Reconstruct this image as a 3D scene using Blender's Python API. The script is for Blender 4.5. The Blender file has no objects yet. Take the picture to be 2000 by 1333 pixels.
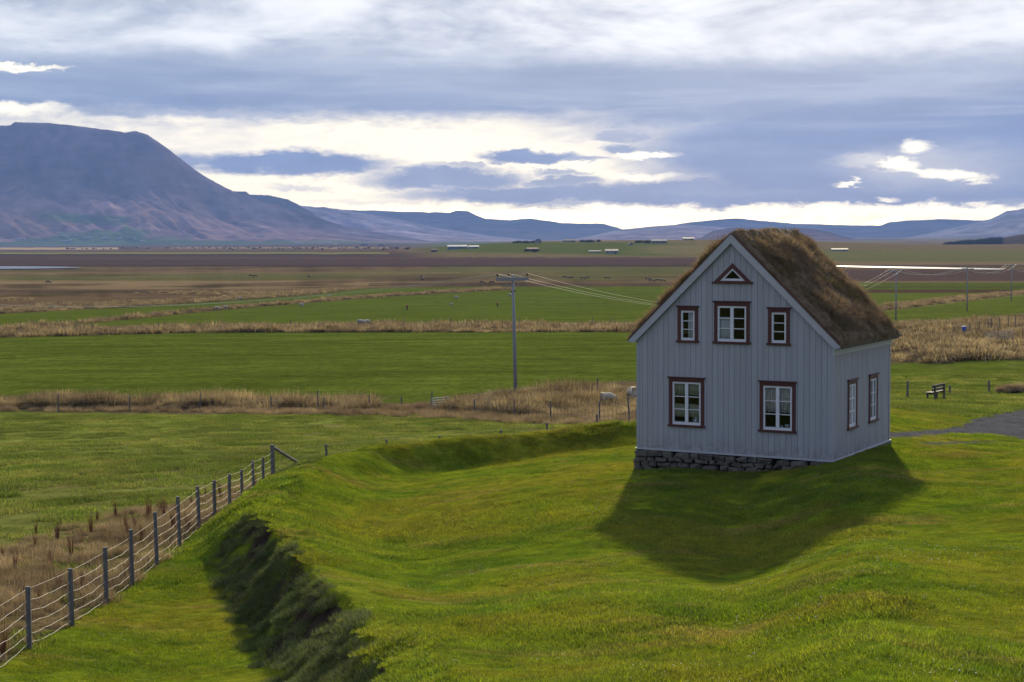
import bpy, bmesh, math, random
import numpy as np
from mathutils import Matrix, Vector
random.seed(7); rng = np.random.default_rng(11)
sc = bpy.context.scene
COL = sc.collection

# ------------------------------------------------------------------ camera
F = 3067.0; PITCH = math.radians(3.79); ROLL = math.radians(-0.41); CZ = 6.45
cr, sr = math.cos(ROLL), math.sin(ROLL); cp, sp = math.cos(PITCH), math.sin(PITCH)
R0 = np.array([1, 0, 0.]); U0 = np.array([0, sp, cp]); F0 = np.array([0, cp, -sp])
RV = R0*cr + U0*sr; UV_ = U0*cr - R0*sr
cam_d = bpy.data.cameras.new("camera"); cam = bpy.data.objects.new("camera", cam_d); COL.objects.link(cam)
cam_d.sensor_width = 36; cam_d.lens = 36*F/2000; cam_d.clip_start = 0.2; cam_d.clip_end = 120000
m = Matrix.Identity(4)
for i in range(3):
    m[i][0] = RV[i]; m[i][1] = UV_[i]; m[i][2] = -F0[i]
m[2][3] = CZ
cam.matrix_world = m
sc.camera = cam

def proj(x, y, z):
    z = z-CZ
    dep = y*cp - z*sp; up = z*cp + y*sp
    dep = np.where(dep < .1, .1, dep)
    u = F*x/dep; v = -F*up/dep
    return 1000+u*cr-v*sr, 666.5+u*sr+v*cr
def raydir(u, v):
    return F0 + ((u-1000)*RV - (v-666.5)*UV_)/F

# ------------------------------------------------------------------ view, sun
sc.view_settings.view_transform = 'Standard'; sc.view_settings.look = 'None'
sc.view_settings.gamma = 1; sc.view_settings.exposure = 0.35
SUN_EL = math.radians(20.8); SUN_AZ = math.radians(9.0)      # azimuth measured from +Y towards +X
sd = Vector((math.sin(SUN_AZ)*math.cos(SUN_EL), math.cos(SUN_AZ)*math.cos(SUN_EL), math.sin(SUN_EL)))
sl = bpy.data.lights.new("sun", 'SUN'); sl.energy = 5.0; sl.angle = math.radians(1.9); sl.color = (1, .85, .58)
so = bpy.data.objects.new("sun", sl); COL.objects.link(so)
so.rotation_euler = sd.to_track_quat('Z', 'Y').to_euler()
so.location = (0, 30, 40)
sc.cycles.max_bounces = 6; sc.cycles.diffuse_bounces = 2; sc.cycles.glossy_bounces = 3
sc.cycles.transmission_bounces = 4; sc.cycles.transparent_max_bounces = 8; sc.cycles.volume_bounces = 1
sc.cycles.sample_clamp_indirect = 6

# ------------------------------------------------------------------ node helper
class NT:
    def __init__(s, nt): s.t = nt; s.n = nt.nodes; s.l = nt.links
    def new(s, typ, **kw):
        n = s.n.new(typ)
        for k, v in kw.items(): setattr(n, k, v)
        return n
    def put(s, sock, val):
        if hasattr(val, 'is_linked') or isinstance(val, bpy.types.NodeSocket): s.l.new(val, sock)
        elif val is not None:
            try: sock.default_value = val
            except Exception: sock.default_value = (val, val, val)
    def m(s, op, a, b=None, c=None, clamp=False):
        n = s.new('ShaderNodeMath', operation=op, use_clamp=clamp)
        s.put(n.inputs[0], a)
        if b is not None: s.put(n.inputs[1], b)
        if c is not None: s.put(n.inputs[2], c)
        return n.outputs[0]
    def vm(s, op, a, b=None, c=None):
        n = s.new('ShaderNodeVectorMath', operation=op)
        s.put(n.inputs[0], a)
        if b is not None: s.put(n.inputs[1], b)
        if c is not None: s.put(n.inputs[2], c)
        return n.outputs['Value'] if op in ('LENGTH', 'DOT_PRODUCT') else n.outputs[0]
    def mix(s, f, a, b, mode='MIX'):
        n = s.new('ShaderNodeMix', data_type='RGBA', blend_type=mode)
        s.put(n.inputs[0], f)
        for so_, v in ((n.inputs[6], a), (n.inputs[7], b)):
            if isinstance(v, tuple) and len(v) == 3: v = (*v, 1)
            s.put(so_, v)
        return n.outputs[2]
    def mr(s, v, a, b, c=0., d=1., smooth=False):
        n = s.new('ShaderNodeMapRange', interpolation_type='SMOOTHSTEP' if smooth else 'LINEAR')
        s.put(n.inputs[0], v)
        for i, q in enumerate((a, b, c, d)): s.put(n.inputs[i+1], q)
        return n.outputs[0]
    def noise(s, vec, scale, detail=4, rough=.55, dist=0., col=False):
        n = s.new('ShaderNodeTexNoise'); s.put(n.inputs['Vector'], vec)
        n.inputs['Scale'].default_value = scale; n.inputs['Detail'].default_value = detail
        n.inputs['Roughness'].default_value = rough; n.inputs['Distortion'].default_value = dist
        return n.outputs['Color' if col else 0]
    def comb(s, x, y, z):
        n = s.new('ShaderNodeCombineXYZ')
        for i, q in enumerate((x, y, z)): s.put(n.inputs[i], q)
        return n.outputs[0]
    def sep(s, v):
        n = s.new('ShaderNodeSeparateXYZ'); s.put(n.inputs[0], v); return n.outputs

# ------------------------------------------------------------------ sky
def build_world():
    w = bpy.data.worlds.new("World"); sc.world = w; w.use_nodes = True
    t = NT(w.node_tree); t.n.clear()
    out = t.new('ShaderNodeOutputWorld'); bg = t.new('ShaderNodeBackground'); t.l.new(bg.outputs[0], out.inputs[0])
    bg.inputs[1].default_value = 0.1
    sky = t.new('ShaderNodeTexSky', sky_type='NISHITA'); sky.sun_disc = False
    sky.sun_elevation = SUN_EL; sky.sun_rotation = SUN_AZ; sky.dust_density = 1.5
    g = t.new('ShaderNodeTexCoord').outputs['Generated']
    x, y, z = t.sep(g)
    az = t.m('ARCTAN2', x, y); el = t.m('ARCSINE', z)
    U = t.m('MULTIPLY_ADD', az, F, 1000); V = t.m('MULTIPLY_ADD', el, -F, 463)
    V = t.m('MULTIPLY_ADD', t.m('SUBTRACT', U, 1000), -.0072, V)
    P = t.comb(t.m('MULTIPLY', U, .001), t.m('MULTIPLY', V, .001), 0)
    st = t.vm('MULTIPLY', P, (1, 3.2, 1))
    nb = t.noise(st, 2.6, 6, .55, .4, col=True)      # broad
    nf = t.noise(st, 11, 6, .6, .3, col=True)        # fine
    w1 = t.vm('MULTIPLY', t.vm('SUBTRACT', nb, (.5, .5, .5)), (.16, .045, 0))
    w2 = t.vm('MULTIPLY', t.vm('SUBTRACT', nf, (.5, .5, .5)), (.085, .036, 0))
    nh = t.noise(t.vm('MULTIPLY', P, (1, 2.2, 1)), 34, 5, .65, .3, col=True)
    w3 = t.vm('MULTIPLY', t.vm('SUBTRACT', nh, (.5, .5, .5)), (.040, .022, 0))
    Pw = t.vm('ADD', t.vm('ADD', t.vm('ADD', P, w1), w2), w3)
    nbv = t.sep(nb)[0]; nfv = t.sep(nf)[1]
    def blobs(L, base=None):
        acc = base
        for (cx, cy, rx, ry, soft, amt) in L:
            s3 = (1000./rx, 1000./ry, 0)
            d = t.vm('LENGTH', t.vm('MULTIPLY_ADD', Pw, s3, (-cx/rx, -cy/ry, 0)))
            v = t.mr(d, 1+soft, 1-soft, 0, amt, True)
            acc = v if acc is None else t.m('MAXIMUM', acc, v)
        return acc
    BLUE = [(700, 178, 1500, 62, .42, .97), (1780, 300, 545, 112, .22, 1), (2250, 260, 500, 160, .3, 1), (1500, 200, 560, 70, .5, .95),
            (570, 326, 215, 24, .35, 1), (1560, 388, 430, 14, .4, 1), (1035, 306, 115, 15, .3, 1), (1140, 312, 60, 6, .5, .85), (880, 350, 150, 25, .4, .95),
            (1080, 382, 300, 22, .4, .97), (1235, 262, 62, 13, .4, .8), (1235, 288, 40, 11, .4, .9), (1090, 338, 55, 6, .5, .8),
            (900, 323, 50, 5, .5, .7), (1110, 405, 130, 9, .6, .8), (400, 222, 420, 22, .5, .8), (1090, 355, 80, 12, .4, .9),
            (1400, 375, 330, 24, .4, .95), (850, 395, 200, 7, .6, .35), (1560, 424, 160, 9, .6, .45), (620, 370, 60, 5, .6, .4),
            (1030, 428, 120, 4, .6, .35), (-500, 330, 500, 60, .4, .9), (330, 322, 150, 18, .5, .9)]
    CREAM = [(1765, 298, 34, 13, .6, .9), (1745, 326, 46, 9, .6, 1), (1690, 322, 70, 12, .8, .4), (1790, 336, 60, 7, .7, .9), (1848, 343, 56, 10, .6, 1), (1790, 330, 130, 30, .9, .25),
             (1650, 360, 26, 5, .5, .9), (1800, 410, 360, 10, .6, .9), (1300, 410, 200, 6, .6, .8), (1270, 305, 55, 8, .5, .9),
             (60, 150, 90, 5, .5, .7), (15, 143, 22, 12, .4, .8), (40, 228, 90, 12, .5, .7), (1250, 345, 60, 7, .5, .6), (1720, 388, 20, 4, .6, .7)]
    blue = blobs(BLUE); cream = blobs(CREAM)
    gl = t.mr(t.vm('LENGTH', t.vm('MULTIPLY_ADD', P, (1000./900, 1000./330, 0), (-850./900, -380./330, 0))), 1.0, 0.0, 0, 1, True)  # glow of thin cloud near the sun's bearing
    # tones (final radiance)
    top = t.mix(t.mr(nbv, .38, .62, 0, 1, True), (.38, .42, .50), (.90, .91, .89))
    top = t.mix(t.mr(nfv, .35, .7, 0, .45, True), top, (.88, .88, .86))
    low = t.mix(t.mr(nfv, .3, .7), (.86, .79, .64), (1.5, 1.3, .85))
    low = t.mix(t.m('MULTIPLY', gl, .55), low, (2.3, 1.9, 1.1))
    base = t.mix(t.mr(V, 150, 240, 0, 1, True), top, low)
    bcol = t.mix(t.mr(nfv, .3, .75), (.085, .148, .275), (.145, .222, .38))
    stk = t.noise(t.vm('MULTIPLY', P, (.9, 11, 1)), 2.2, 5, .6, .3)
    bcol = t.mix(t.mr(V, 255, 130, 0, .7, True), bcol, (.33, .38, .47))
    bcol = t.mix(t.m('MULTIPLY', t.mr(stk, .45, .65, 0, .55, True), t.mr(V, 330, 200, .2, 1, True)), bcol, (.43, .48, .57))
    bcol = t.mix(t.mr(stk, .5, .3, 0, .45, True), bcol, (.10, .16, .29))
    bcol = t.mix(t.mr(nbv, .4, .68, 0, .25, True), bcol, (.30, .37, .50))
    c = t.mix(blue, base, bcol)
    c = t.mix(t.m('MULTIPLY', blobs([(1000, 433, 2600, 18, .5, 1)]), t.mr(nfv, .38, .62, .25, .9, True)), c, (4.2, 3.3, 1.55))
    c = t.mix(cream, c, (1.9, 1.65, 1.1))
    # overhead and behind: broken grey cloud
    over = t.mix(t.mr(nbv, .42, .6, 0, 1, True), (.34, .42, .62), (.80, .84, .95))
    c = t.mix(t.mr(V, 0, -500, 0, 1, True), c, over)
    back = t.mr(y, .25, -.25, 0, 1, True)
    c = t.mix(t.m('MULTIPLY', back, .75), c, (.20, .235, .34))
    c = t.mix(t.mr(el, 0.0, -.02), c, (.12, .13, .12))
    cl = t.vm('MULTIPLY', c, (10.5, 10.5, 10.5))
    fin = t.mix(.95, sky.outputs[0], cl)
    t.l.new(fin, bg.inputs[0])
build_world()

# ------------------------------------------------------------------ object helpers
def tag(o, label=None, cat=None, group=None, kind=None):
    if label: o['label'] = label
    if cat: o['category'] = cat
    if group: o['group'] = group
    if kind: o['kind'] = kind
    return o
def empty(name, loc=(0, 0, 0), rz=0., label=None, cat=None, group=None, parent=None):
    o = bpy.data.objects.new(name, None); COL.objects.link(o); o.empty_display_size = .3
    o.location = loc; o.rotation_euler = (0, 0, rz)
    if parent: o.parent = parent
    return tag(o, label, cat, group)
def np_mesh(name, V, Fc, smooth=False):
    V = np.asarray(V, dtype=np.float32); Fc = np.asarray(Fc, dtype=np.int32)
    me = bpy.data.meshes.new(name); k = Fc.shape[1]
    me.vertices.add(len(V)); me.vertices.foreach_set('co', V.ravel())
    me.loops.add(Fc.size); me.loops.foreach_set('vertex_index', Fc.ravel())
    me.polygons.add(len(Fc)); me.polygons.foreach_set('loop_start', np.arange(len(Fc), dtype=np.int32)*k)
    me.polygons.foreach_set('loop_total', np.full(len(Fc), k, dtype=np.int32))
    if smooth: me.polygons.foreach_set('use_smooth', np.ones(len(Fc), dtype=bool))
    me.update(calc_edges=True); me.validate()
    return me
def link(name, me, mat=None, parent=None):
    o = bpy.data.objects.new(name, me); COL.objects.link(o)
    if mat is not None and not me.materials: me.materials.append(mat)
    if parent: o.parent = parent
    return o
class MB:
    """collects shapes, builds one mesh"""
    def __init__(s): s.v = []; s.f = []
    def quad(s, *p):
        b = len(s.v); s.v += [tuple(q) for q in p]; s.f.append(tuple(range(b, b+len(p))))
    def box(s, x0, x1, y0, y1, z0, z1, T=None):
        b = len(s.v)
        P = [(x, y, z) for z in (z0, z1) for y in (y0, y1) for x in (x0, x1)]
        if T: P = [T(*p) for p in P]
        s.v += P
        s.f += [tuple(b+i for i in q) for q in ((0, 2, 3, 1), (4, 5, 7, 6), (0, 1, 5, 4), (2, 6, 7, 3), (0, 4, 6, 2), (1, 3, 7, 5))]
    def prism(s, poly, a, b_, f):
        """poly: list of 2D; f(p,q,t)->xyz at t=a,b"""
        b = len(s.v); n = len(poly)
        s.v += [f(p, q, a) for p, q in poly]+[f(p, q, b_) for p, q in poly]
        s.f.append(tuple(range(b, b+n))[::-1]); s.f.append(tuple(range(b+n, b+2*n)))
        for i in range(n):
            j = (i+1) % n; s.f.append((b+i, b+j, b+n+j, b+n+i))
    def tube(s, pts, r, n=8, cap=True):
        pts = [Vector(p) for p in pts]; rr = r if isinstance(r, (list, tuple)) else [r]*len(pts)
        b0 = len(s.v)
        for i, p in enumerate(pts):
            d = (pts[min(i+1, len(pts)-1)]-pts[max(i-1, 0)]).normalized()
            a = d.cross(Vector((0, 0, 1)) if abs(d.z) < .95 else Vector((1, 0, 0))).normalized(); c = d.cross(a)
            for k in range(n):
                t = 2*math.pi*k/n; s.v.append(tuple(p+(a*math.cos(t)+c*math.sin(t))*rr[i]))
        for i in range(len(pts)-1):
            for k in range(n):
                k2 = (k+1) % n; s.f.append((b0+i*n+k, b0+i*n+k2, b0+(i+1)*n+k2, b0+(i+1)*n+k))
        if cap:
            s.f.append(tuple(b0+k for k in range(n))[::-1]); s.f.append(tuple(b0+(len(pts)-1)*n+k for k in range(n)))
    def build(s, name, mat, parent=None, bevel=0, smooth=False):
        me = bpy.data.meshes.new(name); me.from_pydata(s.v, [], s.f)
        bm = bmesh.new(); bm.from_mesh(me); bmesh.ops.recalc_face_normals(bm, faces=bm.faces)
        if bevel: bmesh.ops.bevel(bm, geom=list(bm.edges), offset=bevel, segments=1, affect='EDGES')
        bm.to_mesh(me); bm.free()
        if smooth: me.polygons.foreach_set('use_smooth', [True]*len(me.polygons))
        return link(name, me, mat, parent)
def copy_tree(o, parent=None):
    c = o.copy(); COL.objects.link(c); c.parent = parent
    for ch in [q for q in o.children]: copy_tree(ch, c)
    return c

# ------------------------------------------------------------------ numpy noise
def vnoise(x, y, seed=0):
    xi = np.floor(x).astype(np.int64); yi = np.floor(y).astype(np.int64); xf = x-xi; yf = y-yi
    def h(a, b):
        n = (a*374761393 + b*668265263 + seed*1442695041) & 0xffffffff
        n = ((n ^ (n >> 13))*1274126177) & 0xffffffff
        return ((n ^ (n >> 16)) & 0xffff)/65535.
    sx = xf*xf*(3-2*xf); sy = yf*yf*(3-2*yf)
    return (h(xi, yi)*(1-sx)+h(xi+1, yi)*sx)*(1-sy) + (h(xi, yi+1)*(1-sx)+h(xi+1, yi+1)*sx)*sy
def fbm(x, y, o=4, seed=0):
    a = 0; s = 0; amp = 1
    for i in range(o):
        a = a+amp*vnoise(x*2**i, y*2**i, seed+i*17); s += amp; amp *= .5
    return a/s*2-1
def sstep(a, b, x):
    t = np.clip((x-a)/(b-a), 0, 1); return t*t*(3-2*t)

# ------------------------------------------------------------------ terrain heights
YL = np.array([0, 20, 58, 70, 90, 114, 121, 160, 200, 240, 280, 350, 470, 700, 1000, 1300, 1650, 2500, 8000, 60000.])
DL = np.array([6, 6.8, 9.2, 9.8, 10.9, 12, 12.2, 13.2, 14.1, 15.1, 16.2, 18.2, 21, 23.3, 24.9, 25.0, 25.1, 26.3, 28, 28])
DR = np.array([5.5, 6.0, 7.2, 7.9, 9.25, 10.1, 10.3, 11.6, 13.0, 14.2, 15.3, 16.2, 19.0, 22.8, 24.9, 25.0, 25.1, 26.3, 28, 28])
CP = [(-9, 28.7, 7.48), (-9, 34.2, 7.95), (-9, 39.1, 8.17), (-9, 44.5, 8.4), (-9, 49.4, 8.6), (-9, 54, 8.87), (-9, 58.5, 9.16), (-9, 22, 6.9), (-9, 10, 6.0),
      (-14, 43, 8.5), (-30, 58, 9.5), (-20, 75, 10.1), (0, 75, 10.0), (-40, 40, 8.9), (-25, 25, 7.9), (-7.2, 35, 8.3), (-5.6, 29, 7.95), (-5, 25, 7.6), (-8.5, 50, 8.7),
      (-3.8, 20, 6.95), (-3, 15, 5.8), (3.8, 47.7, 7.17), (6.5, 46, 6.83), (9.14, 44.5, 6.53), (11.9, 49.1, 6.57), (9, 58, 7.4), (5, 56, 7.75), (0, 55, 8.1),
      (-4, 50, 8.15), (-3.4, 45, 7.95), (-2.3, 38, 7.65), (-1.4, 32, 7.1), (2, 37.7, 7.05), (4, 28.7, 6.45), (11.2, 40, 6.55), (0, 30, 6.75), (-1, 25, 6.25), (.5, 25, 6.0),
      (4, 20, 5.25), (6, 14, 4.35), (0, 14, 4.15), (2, 18, 4.85), (2.6, 10, 3.35), (3.4, 14.3, 4.25), (8, 26, 5.7), (7, 20, 5.2), (9.5, 30, 6.05), (9.9, 45.6, 6.6), (10.9, 47.3, 6.6), (12.6, 49, 6.66), (10.8, 43, 6.5), (13.3, 44, 6.62), (3, 24, 5.75), (5.5, 36, 6.88), (5, 40.5, 7.0), (4, 33, 6.82), (9, 36, 6.52), (8, 31, 6.2), (6, 31, 6.4), (12.5, 36, 6.3), (0, 5, 2.4), (0, 0, 1.65), (0, -15, 1.2), (15, -10, 1.0), (-15, -10, 3.5), (12, 25, 5.4), (12, 14, 4.1), (15, 32, 5.95), (20, 40, 6.1), (20, 20, 4.9),
      (15, 57, 7.15), (20, 62, 7.5), (23.5, 87, 9.15), (40, 60, 7.2), (30, 30, 5.2), (60, 80, 8.6), (7.5, 35, 6.75), (17, 46, 6.6)]
CPA = np.array(CP, float)
def az_mix(x, y): return sstep(.13, .24, x/np.maximum(y, 1.))
def prof(x, y):
    yy = np.maximum(y, 0); k = az_mix(x, y)
    return np.interp(yy, YL, DL)*(1-k)+np.interp(yy, YL, DR)*k
def tk(r2): return .5*r2*np.log(r2+1e-6)
def fit_tps():
    P = CPA[:, :2]/20; res = CPA[:, 2]-prof(CPA[:, 0], CPA[:, 1]); n = len(P)
    K = tk(((P[:, None]-P[None])**2).sum(2))+np.eye(n)*.016
    A = np.zeros((n+3, n+3)); A[:n, :n] = K; A[:n, n] = 1; A[:n, n+1:] = P; A[n, :n] = 1; A[n+1:, :n] = P.T
    return np.linalg.solve(A, np.concatenate([res, [0, 0, 0]]))
TW = fit_tps()
def tps(x, y):
    q = np.full(x.shape, TW[-3])+TW[-2]*x/20+TW[-1]*y/20
    for (a, b, _), w in zip(CP, TW[:-3]): q += w*tk((x/20-a/20)**2+(y/20-b/20)**2)
    return q
BANK = np.array([(-.2, 8, 3.2, 0), (-.7, 13, 4.0, .7), (-1.4, 18.4, 5.15, 1), (-2.4, 24.6, 6.0, 1), (-4.0, 30.7, 6.55, 1), (-6.3, 39.5, 7.0, 1), (-7.0, 44.5, 7.2, 1), (-7.0, 49, 7.35, 1),
                 (-6.5, 53, 7.5, 1), (-5.2, 56, 7.55, 1), (-3, 57.8, 7.5, 1), (0, 59, 7.45, 1), (4.9, 61.2, 7.35, 1), (9, 62.6, 7.4, .9), (13, 63.4, 7.6, .4), (17, 64, 7.8, 0)])
def bank_eval(x, y):
    """signed distance (positive inside the enclosure), crest drop, strength, arc parameter"""
    best = np.full(x.shape, 1e9); sg = np.zeros(x.shape); dr = np.zeros(x.shape); stn = np.zeros(x.shape); tt = np.zeros(x.shape)
    for i in range(len(BANK)-1):
        a, b = BANK[i], BANK[i+1]; dx, dy = b[0]-a[0], b[1]-a[1]; L2 = dx*dx+dy*dy
        t = np.clip(((x-a[0])*dx+(y-a[1])*dy)/L2, 0, 1)
        ex, ey = x-a[0]-t*dx, y-a[1]-t*dy; d = np.hypot(ex, ey); k = d < best-1e-9
        s = np.sign(dy*ex-dx*ey)
        best = np.where(k, d, best); sg = np.where(k, s, sg); dr = np.where(k, a[2]+t*(b[2]-a[2]), dr)
        stn = np.where(k, a[3]+t*(b[3]-a[3]), stn); tt = np.where(k, i+t, tt)
    return best*sg, dr, stn, tt
def hill_rows(u): return np.interp(u, [500, 700, 850, 950, 1050, 1150, 1400, 1500, 1600, 1700, 1850, 2300], [498, 496, 486, 478, 472.5, 471, 469, 470, 474, 478, 482, 480])
def height(x, y, fine=True):
    x = np.asarray(x, float); y = np.asarray(y, float); shp = x.shape; x = x.ravel(); y = y.ravel()
    drop = prof(x, y); r = np.hypot(x, y)
    nr = (y < 150) & (r < 220)
    if nr.any():
        xn, yn = x[nr], y[nr]
        win = (1-sstep(95, 145, yn))*(1-sstep(60, 130, np.abs(xn)))*(1-sstep(-20, -60, yn))
        drop[nr] += tps(xn, yn)*win
    z = CZ-drop
    nb = (x > -14) & (x < 24) & (y > 4) & (y < 72)
    if nb.any():
        xn, yn = x[nb], y[nb]
        wob = fbm(xn*.45+5, yn*.45, 4, 3)*.40
        s, cd, stn, tt = bank_eval(xn, yn)
        left = 1-sstep(6.5, 9.5, tt)
        s = s+wob*(s < .5)*left
        win_ = 3.6*left+2.3*(1-left); steep = 1-sstep(4.75, 5.35, tt); wout = (1.05*steep+2.2*(1-steep))*left+1.6*(1-left)
        inner = 1-sstep(0, 1, np.clip((s-.15)/win_, 0, 1)**.85)
        so_ = np.clip(-s/wout, 0, 1)
        outer = np.where(steep > .5, 1-so_**.8, 1-sstep(0, 1, so_)); outer = (1-so_**.8)*steep+(1-sstep(0, 1, so_))*(1-steep)
        A = np.where(s > 0, inner, outer)*stn
        rise = (CZ-cd)-z[nb]
        z[nb] += np.maximum(rise, 0)*A
        z[nb] += fbm(xn*4.5, yn*4.5, 3, 9)*.08*(A > .02)*(s < .1)*steep*stn*np.clip(-s*2+.3, 0, 1)
    mid = (y > 1300)
    if mid.any():
        um, _ = proj(x[mid], y[mid], z[mid])
        base_row = 463-.0072*(um-1000)+26.2/2300*F
        hh = np.maximum(base_row-hill_rows(um), 0)/F*2300
        z[mid] += hh*(sstep(1400, 2350, y[mid])*(1-sstep(2700, 3800, y[mid])))
    if fine:
        k = np.clip(r/60., .25, 1)*(1-sstep(900, 1500, r))
        z = z+fbm(x*.16, y*.16, 3, 1)*.05*k + fbm(x*1.3, y*1.3, 4, 2)*.034*(1-sstep(60, 140, r))
        z = z+(fbm(x*.09, y*.05, 3, 6)*1.1+.2)*sstep(.22, .26, x/np.maximum(y, 1))*sstep(128, 145, y)*(1-sstep(255, 278, y))
        z = z+fbm(x*.02, y*.02, 3, 4)*.5*sstep(160, 400, r)*(1-sstep(900, 1300, r))*.5
    return z.reshape(shp)
def h1(x, y): return float(height(np.array([x]), np.array([y]))[0])
def hit(u, v, dmin=8., dmax=20000.):
    d = raydir(u, v); t = np.geomspace(dmin, dmax, 1600)
    zz = CZ+d[2]*t; hz = height(d[0]*t, d[1]*t); k = np.argmax(zz < hz)
    if zz[k] >= hz[k]: k = len(t)-1
    a, b = t[max(k-1, 0)], t[k]
    for _ in range(14):
        c = (a+b)/2
        if CZ+d[2]*c < h1(d[0]*c, d[1]*c): b = c
        else: a = c
    return Vector((d[0]*b, d[1]*b, CZ+d[2]*b))
def at(u, v, Y):
    d = raydir(u, v); t = Y/d[1]; return Vector((d[0]*t, Y, CZ+d[2]*t))

# ------------------------------------------------------------------ ground colours by region
GREEN = np.array([.082, .108, .015]); OLIVE = np.array([.16, .165, .045]); DRY = np.array([.24, .175, .085]); MARSH = np.array([.105, .066, .038])
PURP = np.array([.075, .049, .038]); DARK = np.array([.045, .032, .022]); TAN = np.array([.34, .25, .13]); SOIL = np.array([.055, .04, .028]); GRAVEL = np.array([.17, .16, .16])
def ip(u, *pts): return np.interp(u, [p[0] for p in pts], [p[1] for p in pts])
def region_color(x, y, z):
    u, v = proj(x, y, z)
    n1 = fbm(x*.02, y*.02, 4, 21); n2 = fbm(x*.006, y*.003, 4, 22); nj = fbm(x*.05+9, y*.05, 3, 23)
    jx = fbm(u*.02, v*.02, 3, 25)
    C = np.zeros((len(x), 3)); C[:] = GREEN
    right = u > 1640
    def put(mask, col, w=1.):
        w = (mask*w)[:, None]; C[:] = C*(1-w)+np.asarray(col)*w
    def band(lo, hi, soft): return sstep(lo-soft, lo+soft, v)*(1-sstep(hi-soft, hi+soft, v))
    far = y > 64
    # near field beyond the fence
    out_ = (y > 58) | (x < -9)
    nf = out_ & (v > 805)
    put(nf*1., GREEN*.75+OLIVE*.35)
    put(nf*sstep(.55, .95, np.sin((x*.93+y*.36)*1.35))*(y > 60), OLIVE*1.1, .35)
    put(nf*sstep(870, 960, v), OLIVE*.9, .6)
    put(nf*sstep(.0, .35, n1+.25*jx)*(v > 830), OLIVE, .5)
    put(nf*band(ip(u, (0, 945), (300, 925), (520, 870), (700, 815)), ip(u, (0, 962), (300, 938), (520, 882), (700, 822)), 6), DRY*.8, .55)
    put(nf*band(ip(u, (0, 895), (200, 868), (400, 835)), ip(u, (0, 903), (200, 876), (400, 841)), 3), DARK, .45)
    # weed strip left of the fence
    wd = (x < -8.7)*(x > -8.8-ip(y, (20, 5.5), (45, 4.6), (58, 1.8), (60, 0))-jx*1.5)*(y < 60)*(y > 12)
    put(wd*1., DRY*.55, .9)
    # ditch bands
    if True:
        a_lo = ip(u, (-900, 782), (0, 782), (450, 784), (720, 790), (860, 785), (900, 772), (1000, 762), (1240, 745), (1500, 730))
        a_hi = ip(u, (-900, 804), (0, 804), (450, 808), (720, 812), (860, 812), (900, 818), (1000, 828), (1240, 832), (1500, 830))
        put(far*(u < 1640)*band(a_lo+jx*4, a_hi+jx*5, 3), DRY*.35+SOIL*.7)
        put(far*(u < 1640)*band(a_lo+6+jx*4, a_hi-4+jx*5, 3)*(u > 700)*(u < 900), SOIL*1.3, .8)
        put((u < 1640)*far*band(ip(u, (0, 641), (700, 630), (1240, 631)), ip(u, (0, 658), (400, 648), (1240, 648)), 2), SOIL*.8+DRY*.35)
        put((u < 1640)*band(ip(u, (-500, 560), (0, 650)), 651, 4)*0., DRY)
        bc = ip(u, (-300, 668), (0, 645), (130, 633), (450, 601), (700, 581), (850, 571), (960, 565), (1000, 564))
        put((u < 1000)*band(bc-3, bc+4, 2), DRY*.4, .8)
        tr = ip(u, (-300, 625), (0, 613), (250, 601), (600, 577), (720, 563), (900, 561), (1240, 560), (1640, 556), (2300, 548))
        marsh = 1-sstep(tr-2, tr+2, v)
        put(marsh*(far), MARSH*(1+.8*n1[:, None]+.5*jx[:, None])+OLIVE*.1)
        put(marsh*band(520, 549, 3)*(u < 1640)*sstep(-.15, .2, n2), OLIVE*.65, .7)
        put(marsh*band(548, 566, 3)*(u < 760)*sstep(-.3, .2, n1), DRY*.9, .75)
        put(marsh*band(566, 572, 2)*(u < 600), DARK*1.4, .6)
        put(marsh*sstep(.1, .4, n1+.4*jx)*band(566, 620, 8), DARK*1.2, .55)
        put(marsh*band(494, 521, 2), PURP*1.05)
        put(marsh*band(518, 521, 1)*(u < 1640), DARK, .7)
        for (r0, r1_, cc, ww, u0, u1_) in ((493.5, 496.5, OLIVE*1.3, .8, -500, 760), (497, 499, DARK, .8, -500, 700), (484, 488, TAN*1.2, .9, -500, 230), (483, 486, TAN, .6, 330, 760), (488, 493, MARSH*1.1, .9, -900, 780),
                                      (476, 483, PURP*1.3, .9, -900, 900), (510, 513, DARK*1.3, .5, -500, 420), (503, 506, PURP*1.5, .5, 100, 1700), (532, 535, DRY*.7, .6, 0, 900), (540, 543, DARK*1.5, .5, 600, 1500), (553, 559, DARK*1.3, .6, 720, 1640)):
            put(marsh*(u > u0)*(u < u1_)*band(r0+jx*.8, r1_+jx*.8, .7), cc, ww)
    hillm = sstep(1350, 1700, y)*(v < 503)
    gr = hillm*sstep(780, 900, u)*(1-sstep(1250, 1380, u))*band(474, 500-ip(u, (850, 8), (1100, 4), (1250, 0)), 2)
    put(hillm*sstep(760, 900, u)*(u < 2300), MARSH*.9+OLIVE*.35)
    put(gr*sstep(-.5, -.1, n2+.3), GREEN*.55+OLIVE*.25)
    put(hillm*sstep(1200, 1300, u)*(u < 1640)*band(480, 496, 2), DRY*.5+OLIVE*.3, .7)
    # right side
    rt = far*(u > 1600)
    put(rt*band(487, 513, 2), OLIVE*.65+MARSH*.2, .9); put(rt*band(512, 518, 1.5), DRY*.8, .8)
    put(rt*band(476, 488, 2), DRY*.6, .6)
    put(rt*band(527, 552, 2), PURP*1.15); put(rt*band(549, 553, 1), DRY*.7, .7)
    put(rt*band(553, 566, 1.5), GREEN*.9); put(rt*band(560, 562, .8), DARK*1.5, .8); put(rt*band(566, 573, 1.5), MARSH*.7)
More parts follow.
